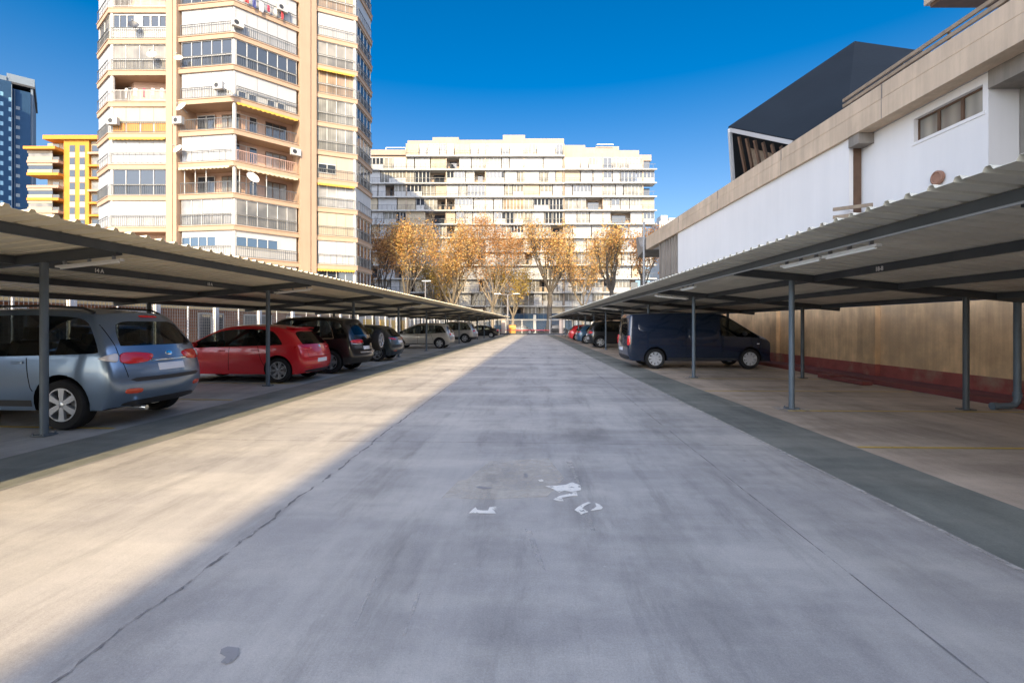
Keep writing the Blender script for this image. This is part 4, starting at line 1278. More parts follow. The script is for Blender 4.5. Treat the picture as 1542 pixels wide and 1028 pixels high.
for f in range(0, 14):
    yb = 235 + f * 20.45                        # photo row of the slab below this storey
    z0 = Z(yb)
    if z0 < 1.2: break
    lo = 540 if f else 612
    hi = 850 if f == 0 else 986
    sl = MB(); sl.box(X(lo), X(hi), -.5, 1.6, z0 - .24, z0)
    if f: sl.box(X(850), X(hi) + .2, -.72, -.51, z0 - .23, z0 - .01)
    sl.build('balcony_slab', M['block_white'], FB)
    for (a, b) in SEG:
        if a >= 850 and f == 0: continue
        if b <= 612 and f == 0: continue
        if a == 968 and rb.random() < .5: kinds = ['O']
        else: kinds = None
        x = a
        while x < b - 4:
            w = min(b - x, rb.choice((12, 14, 19, 24, 29)))
            if b - x - w < 9: w = b - x
            k = (kinds or rb.choices(('S', 'G', 'D', 'O', 'B', 'Y'), (30, 27, 20, 12, 10, 1)))[0]
            u0, u1 = X(x) + .08, X(x + w) - .08
            zt = z0 + fh - .24
            big = f <= 7
            if k == 'S': s = shutter_unit(ob, ub, nb, u0, u1, z0, zt, FB, M['shutter'], max(1, int(w / 7)))
            elif k == 'B': s = shutter_unit(ob, ub, nb, u0, u1, z0, zt, FB, M['beige_blind'], max(1, int(w / 7)))
            elif k in 'GDY':
                gl = {'G': M['glass_pale'], 'D': M['glass'], 'Y': M['glass_org']}[k]
                lowz = z0 + (.85 if rb.random() < .55 else 0)
                if lowz > z0:
                    s = MB(); s.obox(ob, ub, nb, u0, u1, -.12, -.02, z0, lowz); s.build('panel', M['white'], FB, fix=False)
                if cnt < 98:
                    window_unit(ob, ub, nb, u0, u1, lowz, zt, FB, gl, max(2, int(w / 5)), frame=M['white'], fw=.13); cnt += 1
                else:
                    win_rest.obox(ob, ub, nb, u0, u1, -.12, -.03, zt - .1, zt); pane_rest.obox(ob, ub, nb, u0, u1, -.1, -.07, lowz, zt - .1)
                    for q in range(1, max(2, int(w / 5))): c = u0 + (u1 - u0) * q / max(2, int(w / 5)); win_rest.obox(ob, ub, nb, c - .06, c + .06, -.1, -.03, lowz, zt - .1)
            elif k == 'O':
                oo = Vector((0, 1.46, 0))
                s = MB(); s.obox(oo, ub, nb, u0 + .4, u1 - .5, 0, .03, z0 + .1, z0 + 1.95); s.build('balcony_door', M['glass'], FB, fix=False)
            if x == a:
                rail = rail_rest; u0, u1 = X(a), X(b)
                rail.obox(ob, ub, nb, u0, u1, .40, .44, z0 + .86, z0 + .92)
                for q in range(int((u1 - u0) / .9) + 1): c = u0 + q * .9; rail.obox(ob, ub, nb, c, c + .04, .405, .435, z0, z0 + .86)
            x += w
    for px in (612, 672, 731, 789, 849, 908, 968):
        if f == 0 and px > 849: continue
        dv = MB(); dv.box(X(px) - .09, X(px) + .09, -.1, 1.5, z0, z0 + fh - .24)
        dv.build('dividing_wall', M['cream2'], FB, fix=False)
    rail_rest.build('balcony_railing', M['rail'], FB, fix=False); rail_rest = MB()
w = win_rest.build('window', M['white'], FB, fix=False); w['kind'] = 'stuff'
pane_rest.build('pane', M['glass_curt'], w, fix=False)

for px in range(545, 985, 43):
    m = MB(); m.box(X(px), X(px) + .5, -.6, -.35, 0, Z(474)); m.build('shop_pillar', M['white'], FB)
m = MB(); m.box(X(541), X(985), -.3, -.2, .3, Z(472)); m.build('shop_window', M['glass_blue'], FB)

# ================================================================== YELLOW BLOCK AND BLUE TOWER, FAR LEFT
YB = empty('yellow_apartment_block', FW * 108 + RT * ((100 - 771) / FPX * 108), PSI, 'orange yellow apartment block with stacked corner balconies behind the tower', 'building')
q = 108 / FPX
XY = lambda px: (px - 100) * q
ZY = lambda py: CAMH + (HOR - py) * q
M['yellow_cream'] = surf('pale_peach_render', (.33, .27, .20), .8, 0, .1, .5)
M['yellow_wall'] = surf('orange_yellow_render', (.47, .19, .02), .8, 0, .08, .5); M['grey_panel'] = surf('grey_spandrel', (.33, .31, .30), .8, 0, .1, 1)
m = MB(); m.box(XY(96), XY(134), 0, 12, 0, ZY(211)); m.build('wall', M['yellow_wall'], YB)
m = MB(); m.box(XY(68), XY(160), -.6, 12.5, ZY(211), ZY(205)); m.box(XY(75), XY(160), .2, 11, ZY(205), ZY(203)); m.build('roof', M['yellow_wall'], YB)
m = MB(); m.box(XY(134), XY(175), .6, 12, 0, ZY(211.5)); m.box(XY(60), XY(95.8), 1.8, 12, 0, ZY(211.5)); m.build('side_wall', M['yellow_cream'], YB)
for i in range(16):
    y = 219 + i * 18.7
    if ZY(y + 9) < 0: break
    for a in (105, 120):
        m = MB(); m.box(XY(a), XY(a + 8), -.05, .1, ZY(y + 10), ZY(y)); w = m.build('window', M['glass'], YB)
        m = MB(); m.box(XY(a), XY(a + 8), -.04, .1, ZY(y + 18), ZY(y + 10.3)); m.build('spandrel', M['grey_panel'], YB)
    m = MB(); m.box(XY(134.3), XY(175), -.5, .6, ZY(y + 14), ZY(y + 11)); m.build('balcony_slab', M['yellow_wall'] if i % 3 else M['cream'], YB)
    m = MB(); m.box(XY(136), XY(150), .45, .62, ZY(y + 9), ZY(y - 1)); m.build('window', M['glass_pale'] if i % 2 else M['glass'], YB)
    ys = y + 6
    m = MB(); m.box(XY(48), XY(95.5), -1.2 - (.8 if i == 0 else 0), 1.9, ZY(ys + 4), ZY(ys)); m.build('balcony_slab', M['yellow_wall'] if i in (0, 2, 4) else M['cream'], YB)
    if i not in (0, 3):
        m = MB(); m.box(XY(48), XY(85), -1.0, -.8, ZY(ys), ZY(ys - 5)); m.box(XY(48), XY(85), -1.0, -.8, ZY(ys - 11), ZY(ys - 14.5)); m.build('balcony_panel', M['yellow_cream'], YB)
        m = MB(); m.box(XY(49), XY(85), -.9, -.86, ZY(ys - 5), ZY(ys - 11)); m.build('window', M['glass_curt'] if i % 2 else M['glass'], YB)
    m = MB(); m.box(XY(86), XY(95.4), -1.0, -.9, ZY(ys), ZY(ys - 5)); m.build('railing', M['rail'], YB)

BT = empty('blue_glass_tower', FW * 175 + RT * ((25 - 771) / FPX * 175), R(46), 'tall slate blue glass tower at the far left with rows of lit-looking small windows', 'building')
BT['label'] = 'tall slate blue tower at the far left with columns of small square windows'
q2 = 175 / FPX
M['slate_blue'] = surf('slate_blue_cladding', (.02, .054, .115), .8, 0, .12, .3, spec=.12)
M['slate_light'] = surf('pale_grey_cladding', (.15, .19, .24), .8, 0, .1, .3)
M['pale_blue_glass'] = glass_dark('pale_blue_window', (.12, .26, .36), .15, .6)
XB = lambda px: (px - 25) * q2 * .71
ZB = lambda py: CAMH + (HOR - py) * q2
m = MB(); m.box(XB(-30), XB(18), -2, 30, 0, ZB(128)); m.box(XB(18), XB(46), 0, 30, 0, ZB(135)); m.build('wall', M['slate_blue'], BT)
m = MB(); m.prism([(XB(10), 1), (XB(52), 1), (XB(52), 28), (XB(10), 28)], ZB(124), ZB(112)); m.box(XB(-30), XB(10), .5, 28, ZB(128), ZB(118)); m.build('roof', M['slate_light'], BT)
m = MB(); m.box(XB(46), XB(49.5), 1, 29, 0, ZB(124)); m.build('edge_wall', M['slate_light'], BT)
m = MB(); m.box(XB(11), XB(52.5), .5, 29, ZB(127), ZB(124)); m.build('roof_band', M['black_plastic'], BT)
m = MB(); m.tube([(XB(13), 8, ZB(112)), (XB(13), 8, ZB(104))], .3, 6); m.build('mast', M['alu'], BT)
n_ = 0
for i in range(22):
    y = 146 + 14.6 * i
    for px, yy in ((2, -2.05), (14, -2.05), (-10, -2.05)):
        if px < 0 and i > 14: continue
        m = MB(); m.box(XB(px), XB(px + 4.4), yy, -1.9, ZB(y + 6 + (px == 14) * 6), ZB(y + (px == 14) * 6)); m.build('window', M['pale_blue_glass'], BT); n_ += 1
for i in range(14):
    y = 160 + 14.6 * i
    m = MB(); m.box(XB(24), XB(30), -.05, .1, ZB(y + 5), ZB(y)); m.build('dark_window', M['glass'], BT)
m = MB(); m.box(XB(18), XB(18.8), -2.3, 0, 0, ZB(132)); m.box(XB(22), XB(22.7), -.4, 0, 0, ZB(136)); m.build('rib', M['slate_light'], BT)

# small white building beyond the right-hand roof
WB = empty('white_building', at(1015, 489, 130) - Vector((0, 0, 1.5)), PSI, 'small distant white building with rooftop boxes behind the concrete eave', 'building')
q3 = 130 / FPX
m = MB(); m.box(-22 * q3, 60 * q3, 0, 9, 0, (489 - 333) * q3 + 1.5); m.build('wall', M['white'], WB)
m = MB(); m.box(-18 * q3, -8 * q3, 1, 5, (489 - 333) * q3 + 1.5, (489 - 323) * q3 + 1.5); m.box(-6 * q3, 5 * q3, 1, 5, (489 - 333) * q3 + 1.5, (489 - 327) * q3 + 1.5); m.build('rooftop_box', M['white'], WB)
for i in range(5):
    for j in range(4): m = MB(); m.box((-18 + 10 * i) * q3, (-12 + 10 * i) * q3, -.05, .1, (489 - 352 - 22 * j) * q3, (489 - 343 - 22 * j) * q3 + 1); m.build('window', M['glass'], WB)
# ================================================================== RIGHT: RETAINING WALL + BUILDING
M['ochre_wall'] = surf('stained_ochre_wall', (.80, .50, .25), .85, 0, .38, 1.6, bump=.3, bscale=8, streak=.26, sscale=3.4, dirt=(.40, .27, .15))
M['ochre_top'] = surf('pinkish_wall_top', (.72, .56, .46), .85, 0, .2, 1.5, streak=.25)
M['red_kerb'] = surf('dark_red_paint', (.20, .05, .042), .7, 0, .35, 2, dirt=(.09, .035, .03))
M['red_skirt'] = surf('brick_red_paint', (.32, .075, .055), .75, 0, .35, 3, dirt=(.3, .2, .13))
RW = empty('boundary_wall', (0, 0, 0), -TR, 'stained ochre boundary wall with red painted foot behind the right carport', 'wall')
S0 = 9.62
m = MB(); m.box(S0, S0 + .3, -16, 69, .42, 2.02); m.build('wall', M['ochre_wall'], RW)
m = MB(); m.box(S0 + .004, S0 + .3, -16, 69, 2.02, 2.75); m.build('wall_top', M['ochre_top'], RW)
m = MB(); m.box(S0 - .012, S0 + .3, -16, 69, -.02, .418); m.build('skirting', M['red_skirt'], RW)
m = MB(); m.box(8.82, S0 - .014, -16, 69, -.02, .11); m.build('kerb', M['red_kerb'], RW)
for l in (3.4, 8.6, 13.55, 18.7, 23.7, 28.8, 33.9):
    m = MB(); m.box(S0 - .14, S0 - .004, l - .24, l + .24, .43, 2.6); m.build('pilaster', M['ochre_wall'], RW)
    m = MB(); m.box(S0 - .155, S0 - .014, l - .255, l + .255, .112, .428); m.build('pilaster_foot', M['red_skirt'], RW)
dp_l = 8.75
o = empty('drain_pipe', fr(TR, 8.72, dp_l + .02), -TR, 'grey drain pipe with bent outlet foot by the far right wall', 'pipe')
m = MB(); m.tube([(0, 0, 1.98), (0, 0, .22), (-.01, 0, .13), (-.06, 0, .075), (-.14, 0, .06), (-.42, 0, .055)], .055, 14); m.build('pipe', M['steel'], o, smooth=40)
m = MB(); m.tube([(0, 0, .30), (0, 0, .22)], .068, 14); m.tube([(-.36, 0, .056), (-.44, 0, .055)], .066, 14); m.build('collar', M['steel'], o, smooth=40)
b_ = fr(TR, 8.45, 13.05)
o = empty('wheel_stop', (b_.x, b_.y, 0), -TR, 'dark red fallen plank lying on the ground along the red kerb', 'plank')
m = MB(); m.box(-.12, .14, -.9, .9, 0, .09); m.box(-.2, .1, .2, .8, .09, .13); m.build('plank', M['red_kerb'], o)

RB = empty('concrete_building', (0, 0, 0), -TB, 'low white building with long raw concrete eave and dark pyramid roof', 'building')
M['conc_eave'] = surf('board_marked_concrete', (.66, .50, .355), .85, 0, .2, .7, bump=.3, bscale=12, streak=.22, dirt=(.36, .27, .19))
M['white_wall'] = surf('white_render', (.77, .73, .70), .85, 0, .08, .25, streak=.045, sscale=1.1)
M['slate'] = surf('dark_slate_roof', (.014, .019, .025), .8, 0, .2, .4, bump=.4, bscale=3, spec=.25)
M['conc_grey'] = surf('grey_concrete', (.30, .26, .22), .85, 0, .25, 1, bump=.3, bscale=10, streak=.3)
SE, HU, HLo = 11.0, 8.66, 7.62
joint = HLo + .60
# eave: two courses with a shadow gap, running towards the street
m = MB(); m.box(SE, SE + .5, -14, 39, HLo, joint - .012); m.box(SE + .03, SE + .5, -14, 39, joint - .012, joint + .012); m.box(SE + .02, SE + .5, -14, 39, joint + .012, HU)
m.build('eave', M['conc_eave'], RB)
m = MB()
for l in (14.2, 9.1, 5.2, 19.5, 25.5, 31.5):
    m.box(SE - .004, SE + .1, l - .012, l + .012, HLo + .01, HU - .01)
m.build('eave_joint', M['conc_grey'], RB)
# scooped end of the eave
prof = []
for k in range(9):
    a = math.pi * k / 8
    prof.append((40.2 + 1.05 * math.cos(a), HU + .35 - .95 * math.sin(a)))
pts = [(39.0, HLo + .2), (41.6, HLo - .25), (42.2, HU + .5), (41.4, HU + .45)] + prof[1:-1] + [(39.0, HU - .05)]
m = MB(); n = len(pts); vs = [(SE, l, z) for l, z in pts] + [(SE + 3, l, z) for l, z in pts]
m.add(vs, [tuple(range(n)), tuple(range(2 * n - 1, n - 1, -1))] + [(i, (i + 1) % n, n + (i + 1) % n, n + i) for i in range(n)])
m.build('gutter_end', M['conc_grey'], RB)
M['eave_red'] = surf('oxide_red_soffit', (.16, .06, .045), .8, 0, .2, 1)
# flat roof slab and soffit behind the eave
m = MB(); m.box(SE + .5, SE + 26, -14, 39, HLo + .02, HLo + .5); m.build('roof_slab', M['white_wall'], RB)
# walls
def ldist(px, s): # along-wall coordinate of photo pixel px on plane s
    for i in range(100, 9000):
        l = i * .01; p = fr(TB, s, l); x = 771 + FPX * p.dot(RT) / p.dot(FW)
        if x <= px: return l
    return 90
wA1, wA0 = ldist(1021, 11.12), ldist(1279, 11.12)
wB1, wB0 = ldist(1291, 11.55), ldist(1489, 11.55)
m = MB(); m.box(11.12, 11.5, wA0, wA1, 0, HLo - .004); m.build('wall', M['white_wall'], RB)
m = MB(); m.box(11.6, 12.4, -14, wA0 - .0, 0, HLo - .01)
m = MB()
wl, wr, wz0, wz1 = ldist(1376, 11.55), ldist(1480, 11.55), None, None
d_ = fr(TB, 11.55, wl).dot(FW); wz1 = CAMH + (489 - 180) / FPX * d_; wz0 = CAMH + (489 - 215) / FPX * d_
m.box(11.55, 12.3, wB0, wr, 0, HLo - .004); m.box(11.55, 12.3, wl, wB1 + .6, 0, HLo - .004)
m.box(11.551, 12.3, wr, wl, 0, wz0); m.box(11.551, 12.3, wr, wl, wz1, HLo - .004)
m.build('recessed_wall', M['white_wall'], RB)
m = MB(); m.box(11.68, 11.74, wr, wl, wz0, wz0 + .05)
m.box(11.68, 11.74, wr, wl, wz1 - .05, wz1)
for q in (0, .33, .67, 1): c = wr + (wl - wr) * q; m.box(11.672, 11.745, max(wr, c - .04), min(wl, c + .04), wz0 + .05, wz1 - .05)
fw_ = m.build('window', M['brown_wood'], RB)
m = MB(); m.box(11.71, 11.73, wr + .01, wl - .01, wz0 + .01, wz1 - .01)
M['shade_blind'] = curtain_glass('window_with_beige_blind', (.36, .33, .27), (.22, .20, .17), 1.6); m.build('pane', M['shade_blind'], fw_)
m = MB(); m.box(11.53, 11.70, wr - .06, wl + .06, wz0 - .09, wz0 - .004); m.build('sill', M['white_wall'], fw_)
# return wall, set-back bay and the soffit beam near the viewer
m = MB(); m.box(12.302, 12.5, -14, wB0 - .01, 0, HLo - .004)
m.build('side_wall', M['conc_grey'], RB)
m = MB(); m.box(SE + .52, 16, wB0 - .9, wB0 - .02, HLo - .42, HLo + .01); m.build('soffit_beam', M['conc_grey'], RB)
# brown downpipe recess between the two wall planes + bracket
m = MB(); m.box(11.25, 11.5, wB1 + .05, wA0 - .02, 0, HLo - .3); m.build('recess_post', M['brown_wood'], RB)
m = MB(); m.box(11.05, 11.54, wB1 - .75, wA0 - .06, HLo - .34, HLo - .005); m.build('corbel', M['conc_grey'], RB)
# ribbed end panel
w0, w1 = wA1, ldist(992, 11.2)
m = MB(); m.box(11.25, 11.5, w0 + .02, w1, 0, HLo - .01)
k = int((w1 - w0) / .55)
for i in range(k): m.box(11.15, 11.25, w0 + .1 + i * .55, w0 + .32 + i * .55, 0, HLo - .01)
m.build('ribbed_panel', M['conc_grey'], RB)
m = MB(); m.tube([(SE - .1, 39.3, 0), (SE - .1, 39.3, HU + 1.3)], .09, 8); m.build('downpipe', M['conduit'], RB)
# railing on top of the eave
m = MB()
Lr0, Lr1 = -8, ldist(1270, 11.1)
for z in (8.98, 8.80): m.bar((SE + .1, Lr0, z), (SE + .1, Lr1, z), .06, .10)
m.build('railing', M['tan_wood'], RB)
for i in range(8):
    l = Lr1 - .9 - i * 1.45
    m = MB(); m.box(SE + .14, SE + .19, l - .03, l + .03, HU - .02, 8.95); m.build('railing_post', M['steel_dark'], RB)
# upper storey slab at the top right
d_ = 17; s_ = (1392 - 770) / FPX * d_
m = MB(); m.box(s_, s_ + 14, 10.5, d_, CAMH + (489 - 9) / FPX * d_, CAMH + (489 - 9) / FPX * d_ + 1.1); m.build('upper_slab', M['conc_eave'], RB)
m = MB(); m.box(s_ + .12, s_ + 13, 10.4, d_ - .12, CAMH + (489 - 9) / FPX * d_ - .14, CAMH + (489 - 9) / FPX * d_ - .003); m.build('upper_soffit', M['brown_wood'], RB)
m = MB(); m.box(s_ + 2.2, s_ + 12, 10.6, d_ - 1.5, HU - .3, CAMH + (489 - 9) / FPX * d_ - .15); m.build('upper_wall', M['conc_grey'], RB)
# dark pyramid roof with open gable
def loc_(px, py, d):
    p = at(px, py, d); c, s = math.cos(-TB), math.sin(-TB)
    return Vector((p.x * c + p.y * s, -p.x * s + p.y * c, p.z))
A1, A2, A3, A4 = loc_(1098, 193, 31), loc_(1287, 65, 29.5), loc_(1192, 212, 26.5), loc_(1104, 285, 31)
A5, A6 = loc_(1270, 232, 24), loc_(1470, 92, 25.5)
A7, A8 = A6 + Vector((6, 12, -2)), A1 + Vector((7, 14, -2))
nrm = (A2 - A1).cross(A3 - A1).normalized(); 
if nrm.z < 0: nrm = -nrm
t_ = nrm * -.28
m = MB(); 
m.add([A1, A2, A5, A3, A6, A7, A8], [(0, 1, 2, 3), (1, 4, 2), (1, 5, 4), (0, 6, 1), (1, 6, 5)])
pr = m.build('pyramid_roof', M['slate'], RB, fix=False)
# fix winding upward
bm = bmesh.new(); bm.from_mesh(pr.data); bmesh.ops.recalc_face_normals(bm, faces=bm.faces); bm.to_mesh(pr.data); bm.free()
sd = pr.modifiers.new('t', 'SOLIDIFY'); sd.thickness = .22; sd.offset = 0
m = MB(); m.bar(A1 + Vector((.0, -.1, -.16)), A3 + Vector((0, -.1, -.16)), .14, .24); m.bar(A1 + Vector((0, -.08, -.1)), A4 + Vector((0, -.08, 0)), .14, .22); m.build('gable_frame', M['alu'], RB)
B3 = A3 + Vector((1.5, .8, -.9)); B1 = A1 + Vector((2.2, 1.6, -.7)); B4 = A4 + Vector((2.2, 1.6, -1.2))
for k in range(1, 7):
    f = k / 7
    p = (A1 + Vector((.2, .1, -.4))).lerp(A3 + Vector((0, .1, -.4)), f); q_ = (A4 + Vector((1.2, 1.0, -.8))).lerp(A3 + Vector((1.2, 1.0, -2.2)), f)
    m = MB(); m.bar(p, q_, .11, .26); m.build('rafter', M['brown_wood'], RB)
m = MB(); m.add([B1, B3, A3 + Vector((1.5, .8, -4)), B4], [(0, 1, 2, 3)]); gb = m.build('gable_back', M['tan_wood'], RB); sd = gb.modifiers.new('t', 'SOLIDIFY'); sd.thickness = .1
m = MB(); m.prism([(A4.x + .6, A4.y + 1.2), (A5.x + .5, A5.y + .5), (A6.x, A6.y), (A7.x, A7.y), (A8.x, A8.y)], HLo + .5, A4.z - .5); m.build('drum_wall', M['conc_grey'], RB)
# round terracotta wall lamp and two stray timbers
p = fr(TB, 11.5, ldist(1413, 11.5)); d_ = p.dot(FW)
o = empty('wall_lamp', (p.x, p.y, CAMH + (489 - 268) / FPX * d_), -TB, 'round terracotta bulkhead lamp on the white wall above the carport roof', 'lamp')
M['terracotta'] = surf('terracotta', (.33, .17, .11), .7, 0, .2, 6)
m = MB(); m.lathe([(0, -.02), (.19, -.02), (.19, .05), (.15, .07), (.13, .045), (0, .04)], (-1, 0, 0), 28); m.build('lamp_body', M['terracotta'], o, smooth=40)
p = fr(TB, 10.95, ldist(1276, 10.95)); d_ = p.dot(FW)
o = empty('timber_bracket', (p.x, p.y, CAMH + (489 - 316) / FPX * d_), -TB, 'pair of short weathered timbers sticking out by the wall corner', 'timber')
for dz in (.0, -.26):
    m = MB(); m.bar((-.25, .3, dz + .08), (.25, -.75, dz - .02), .07, .11); m.build('timber', M['tan_wood'], o)

# ================================================================== LEFT: MESH FENCE, BRICK ROW, KIOSK
M['fence_white'] = surf('white_fence_post', (.70, .68, .66), .5, 0, .12, 3)
M['wire'] = plain('fence_wire', (.30, .28, .25), .5, .3)
FN = empty('mesh_fence', (0, 0, 0), -TL, 'wire mesh fence on paired white posts behind the left carport', 'fence')
fs_ = -11.75; FH = 2.45; step = 2.62
pm = MB(); pm.box(-.05, .05, -.09, -.03, 0, FH); pm.box(-.05, .05, .03, .09, 0, FH); pm.box(-.04, .04, -.03, .03, 0, FH - .02)
wm = MB(); wm.box(-.02, .02, -.02, .02, 0, FH)
pl = MB()
for i in range(25): z = .06 + i * (FH - .1) / 24; pl.box(-.004, .004, .09, step - .09, z - .006, z + .006)
for i in range(25): y = .10 + i * (step - .2) / 24; pl.box(.004, .011, y - .006, y + .006, .02, FH - .02)
p0 = w0 = q0 = None
for i in range(-2, 25):
    l = 5.9 + step * i
    if p0 is None:
        p0 = pm.build('fence_post', M['fence_white'], FN); q0 = pl.build('mesh_panel', M['wire'], FN, fix=False); w0 = wm.build('stiffener', M['fence_white'], FN)
        p0.location = q0.location = (fs_, l, 0); w0.location = (fs_, l + step / 2, 0)
    else:
        dup(p0, FN, (fs_, l, 0)); dup(q0, FN, (fs_, l, 0)); dup(w0, FN, (fs_ - .02, l + step / 2, 0))
m = MB(); m.box(fs_ - .12, fs_ + .12, 0, 72, -.03, .25); m.build('footing', M['conc_grey'], FN)

def brick_mat():
    m, nt, bs = newmat('brick_facing')
    vec = coords(nt)
    mp = nt.nodes.new('ShaderNodeMapping'); mp.inputs['Rotation'].default_value = (math.pi / 2, 0, math.pi / 2)
    nt.links.new(vec, mp.inputs[0])
    b = nt.nodes.new('ShaderNodeTexBrick'); b.inputs['Scale'].default_value = 4.2
    b.inputs['Color1'].default_value = (.34, .15, .075, 1); b.inputs['Color2'].default_value = (.27, .12, .06, 1); b.inputs['Mortar'].default_value = (.36, .29, .22, 1)
    b.inputs['Mortar Size'].default_value = .014
    nt.links.new(mp.outputs[0], b.inputs['Vector'])
    nt.links.new(mul(nt, b.outputs['Color'], ramp(nt, noise_n(nt, .8, vec, 4), [(.3, .7), (.7, 1.0)])), bs.inputs['Base Color'])
    bs.inputs['Roughness'].default_value = .85
    return m
M['brick'] = brick_mat()
BR = empty('brick_shop_row', (0, 0, 0), -TL, 'low brown brick shop row behind the mesh fence', 'building')
M['shop_cream'] = surf('ochre_fascia', (.60, .42, .20), .8, 0, .15, 1)
m = MB(); m.box(-27, -19.0, -6, 47, -.05, 2.35); m.build('wall', M['brick'], BR)
m = MB(); m.box(-27.2, -18.6, -6, 47.2, 2.35, 3.3); m.build('fascia', M['shop_cream'], BR)
M['shop_door'] = surf('grey_shop_door', (.12, .13, .13), .5, 0, .2, 2)
for l, w, ty in ((14, 2.2, 0), (19.5, 2.6, 1), (25, 2.0, 0), (29, 3.0, 1), (34, 2.0, 0), (39, 3.0, 0), (43.5, 2.2, 1)):
    m = MB(); m.box(-19.06, -18.94, l, l + w, 0, 2.1); d = m.build('shop_door', M['shop_door'] if ty else M['glass'], BR)
    m = MB()
    for a in (l - .06, l + w / 2 - .03, l + w): m.box(-18.95, -18.9, a, a + .06, 0, 2.16)
    m.box(-18.95, -18.9, l, l + w, 2.1, 2.17); m.build('door_frame', M['alu_white'], d)
KI = empty('yellow_shopfront', (0, 0, 0), -TL, 'bright yellow and white shopfront seen between the carport posts', 'shop')
M['shop_yellow'] = surf('bright_yellow_panel', (.72, .42, .03), .6, 0, .12, 1.5)
m = MB(); m.box(-26, -19, 48, 72, -.05, 3.4); m.build('wall', M['white'], KI)
for a, b in ((49, 52.4), (54, 57), (58, 61), (62, 65)):
    m = MB(); m.box(-19.0, -18.9, a, b, .5, 2.1); m.build('yellow_panel', M['shop_yellow'], KI)
m = MB(); m.box(-19.0, -18.92, 66, 71, .1, 2.2); m.build('shop_window', M['glass_blue'], KI)
m = MB(); m.box(-19.02, -18.93, 48.2, 65.5, .05, .48); m.build('plinth', M['p_bright'], KI)
# ================================================================== PLANE TREES IN AUTUMN LEAF
def bark_mat(name, a, b, c):
    m, nt, bs = newmat(name); vec = coords(nt)
    col = mixc(nt, ramp(nt, noise_n(nt, 1.6, vec, 5, .6, (1, 1, .5)), [(.42, 0.0), (.56, 1.0)]), a, b)
    col = mixc(nt, ramp(nt, noise_n(nt, 3.5, vec, 5, .6, (1, 1, .45)), [(.58, 0.0), (.66, 1.0)]), col, c)
    nt.links.new(col, bs.inputs['Base Color']); bs.inputs['Roughness'].default_value = .85
    return m
M['bark_pale'] = bark_mat('pale_plane_bark', (.21, .17, .125), (.14, .115, .085), (.30, .26, .20))
M['bark_dark'] = bark_mat('grey_plane_bark', (.085, .07, .055), (.055, .046, .038), (.15, .13, .10))
def leaf_mat(name, stops):
    m, nt, bs = newmat(name)
    g = nt.nodes.new('ShaderNodeNewGeometry')
    c = ramp(nt, g.outputs['Random Per Island'], stops)
    vec = coords(nt)
    c = mul(nt, c, ramp(nt, noise_n(nt, .5, vec, 3), [(.35, .6), (.62, 1.1)]))
    nt.links.new(c, bs.inputs['Base Color']); bs.inputs['Roughness'].default_value = .7
    tr = nt.nodes.new('ShaderNodeBsdfTranslucent'); nt.links.new(c, tr.inputs['Color'])
    mx = nt.nodes.new('ShaderNodeMixShader'); mx.inputs[0].default_value = .35
    out = [n for n in nt.nodes if n.type == 'OUTPUT_MATERIAL'][0]
    nt.links.new(bs.outputs[0], mx.inputs[1]); nt.links.new(tr.outputs[0], mx.inputs[2]); nt.links.new(mx.outputs[0], out.inputs['Surface'])
    return m
M['leaf_gold'] = leaf_mat('golden_leaves', [(0, (.60, .31, .10)), (.3, (.72, .42, .14)), (.5, (.42, .19, .06)), (.75, (.74, .50, .20)), (1, (.52, .41, .12))])
M['leaf_rust'] = leaf_mat('rust_leaves', [(0, (.52, .25, .09)), (.35, (.64, .32, .10)), (.65, (.34, .15, .06)), (1, (.68, .42, .16))])
M['leaf_yellow'] = leaf_mat('yellow_leaves', [(0, (.52, .35, .06)), (.4, (.60, .42, .09)), (.7, (.34, .27, .06)), (1, (.48, .22, .05))])

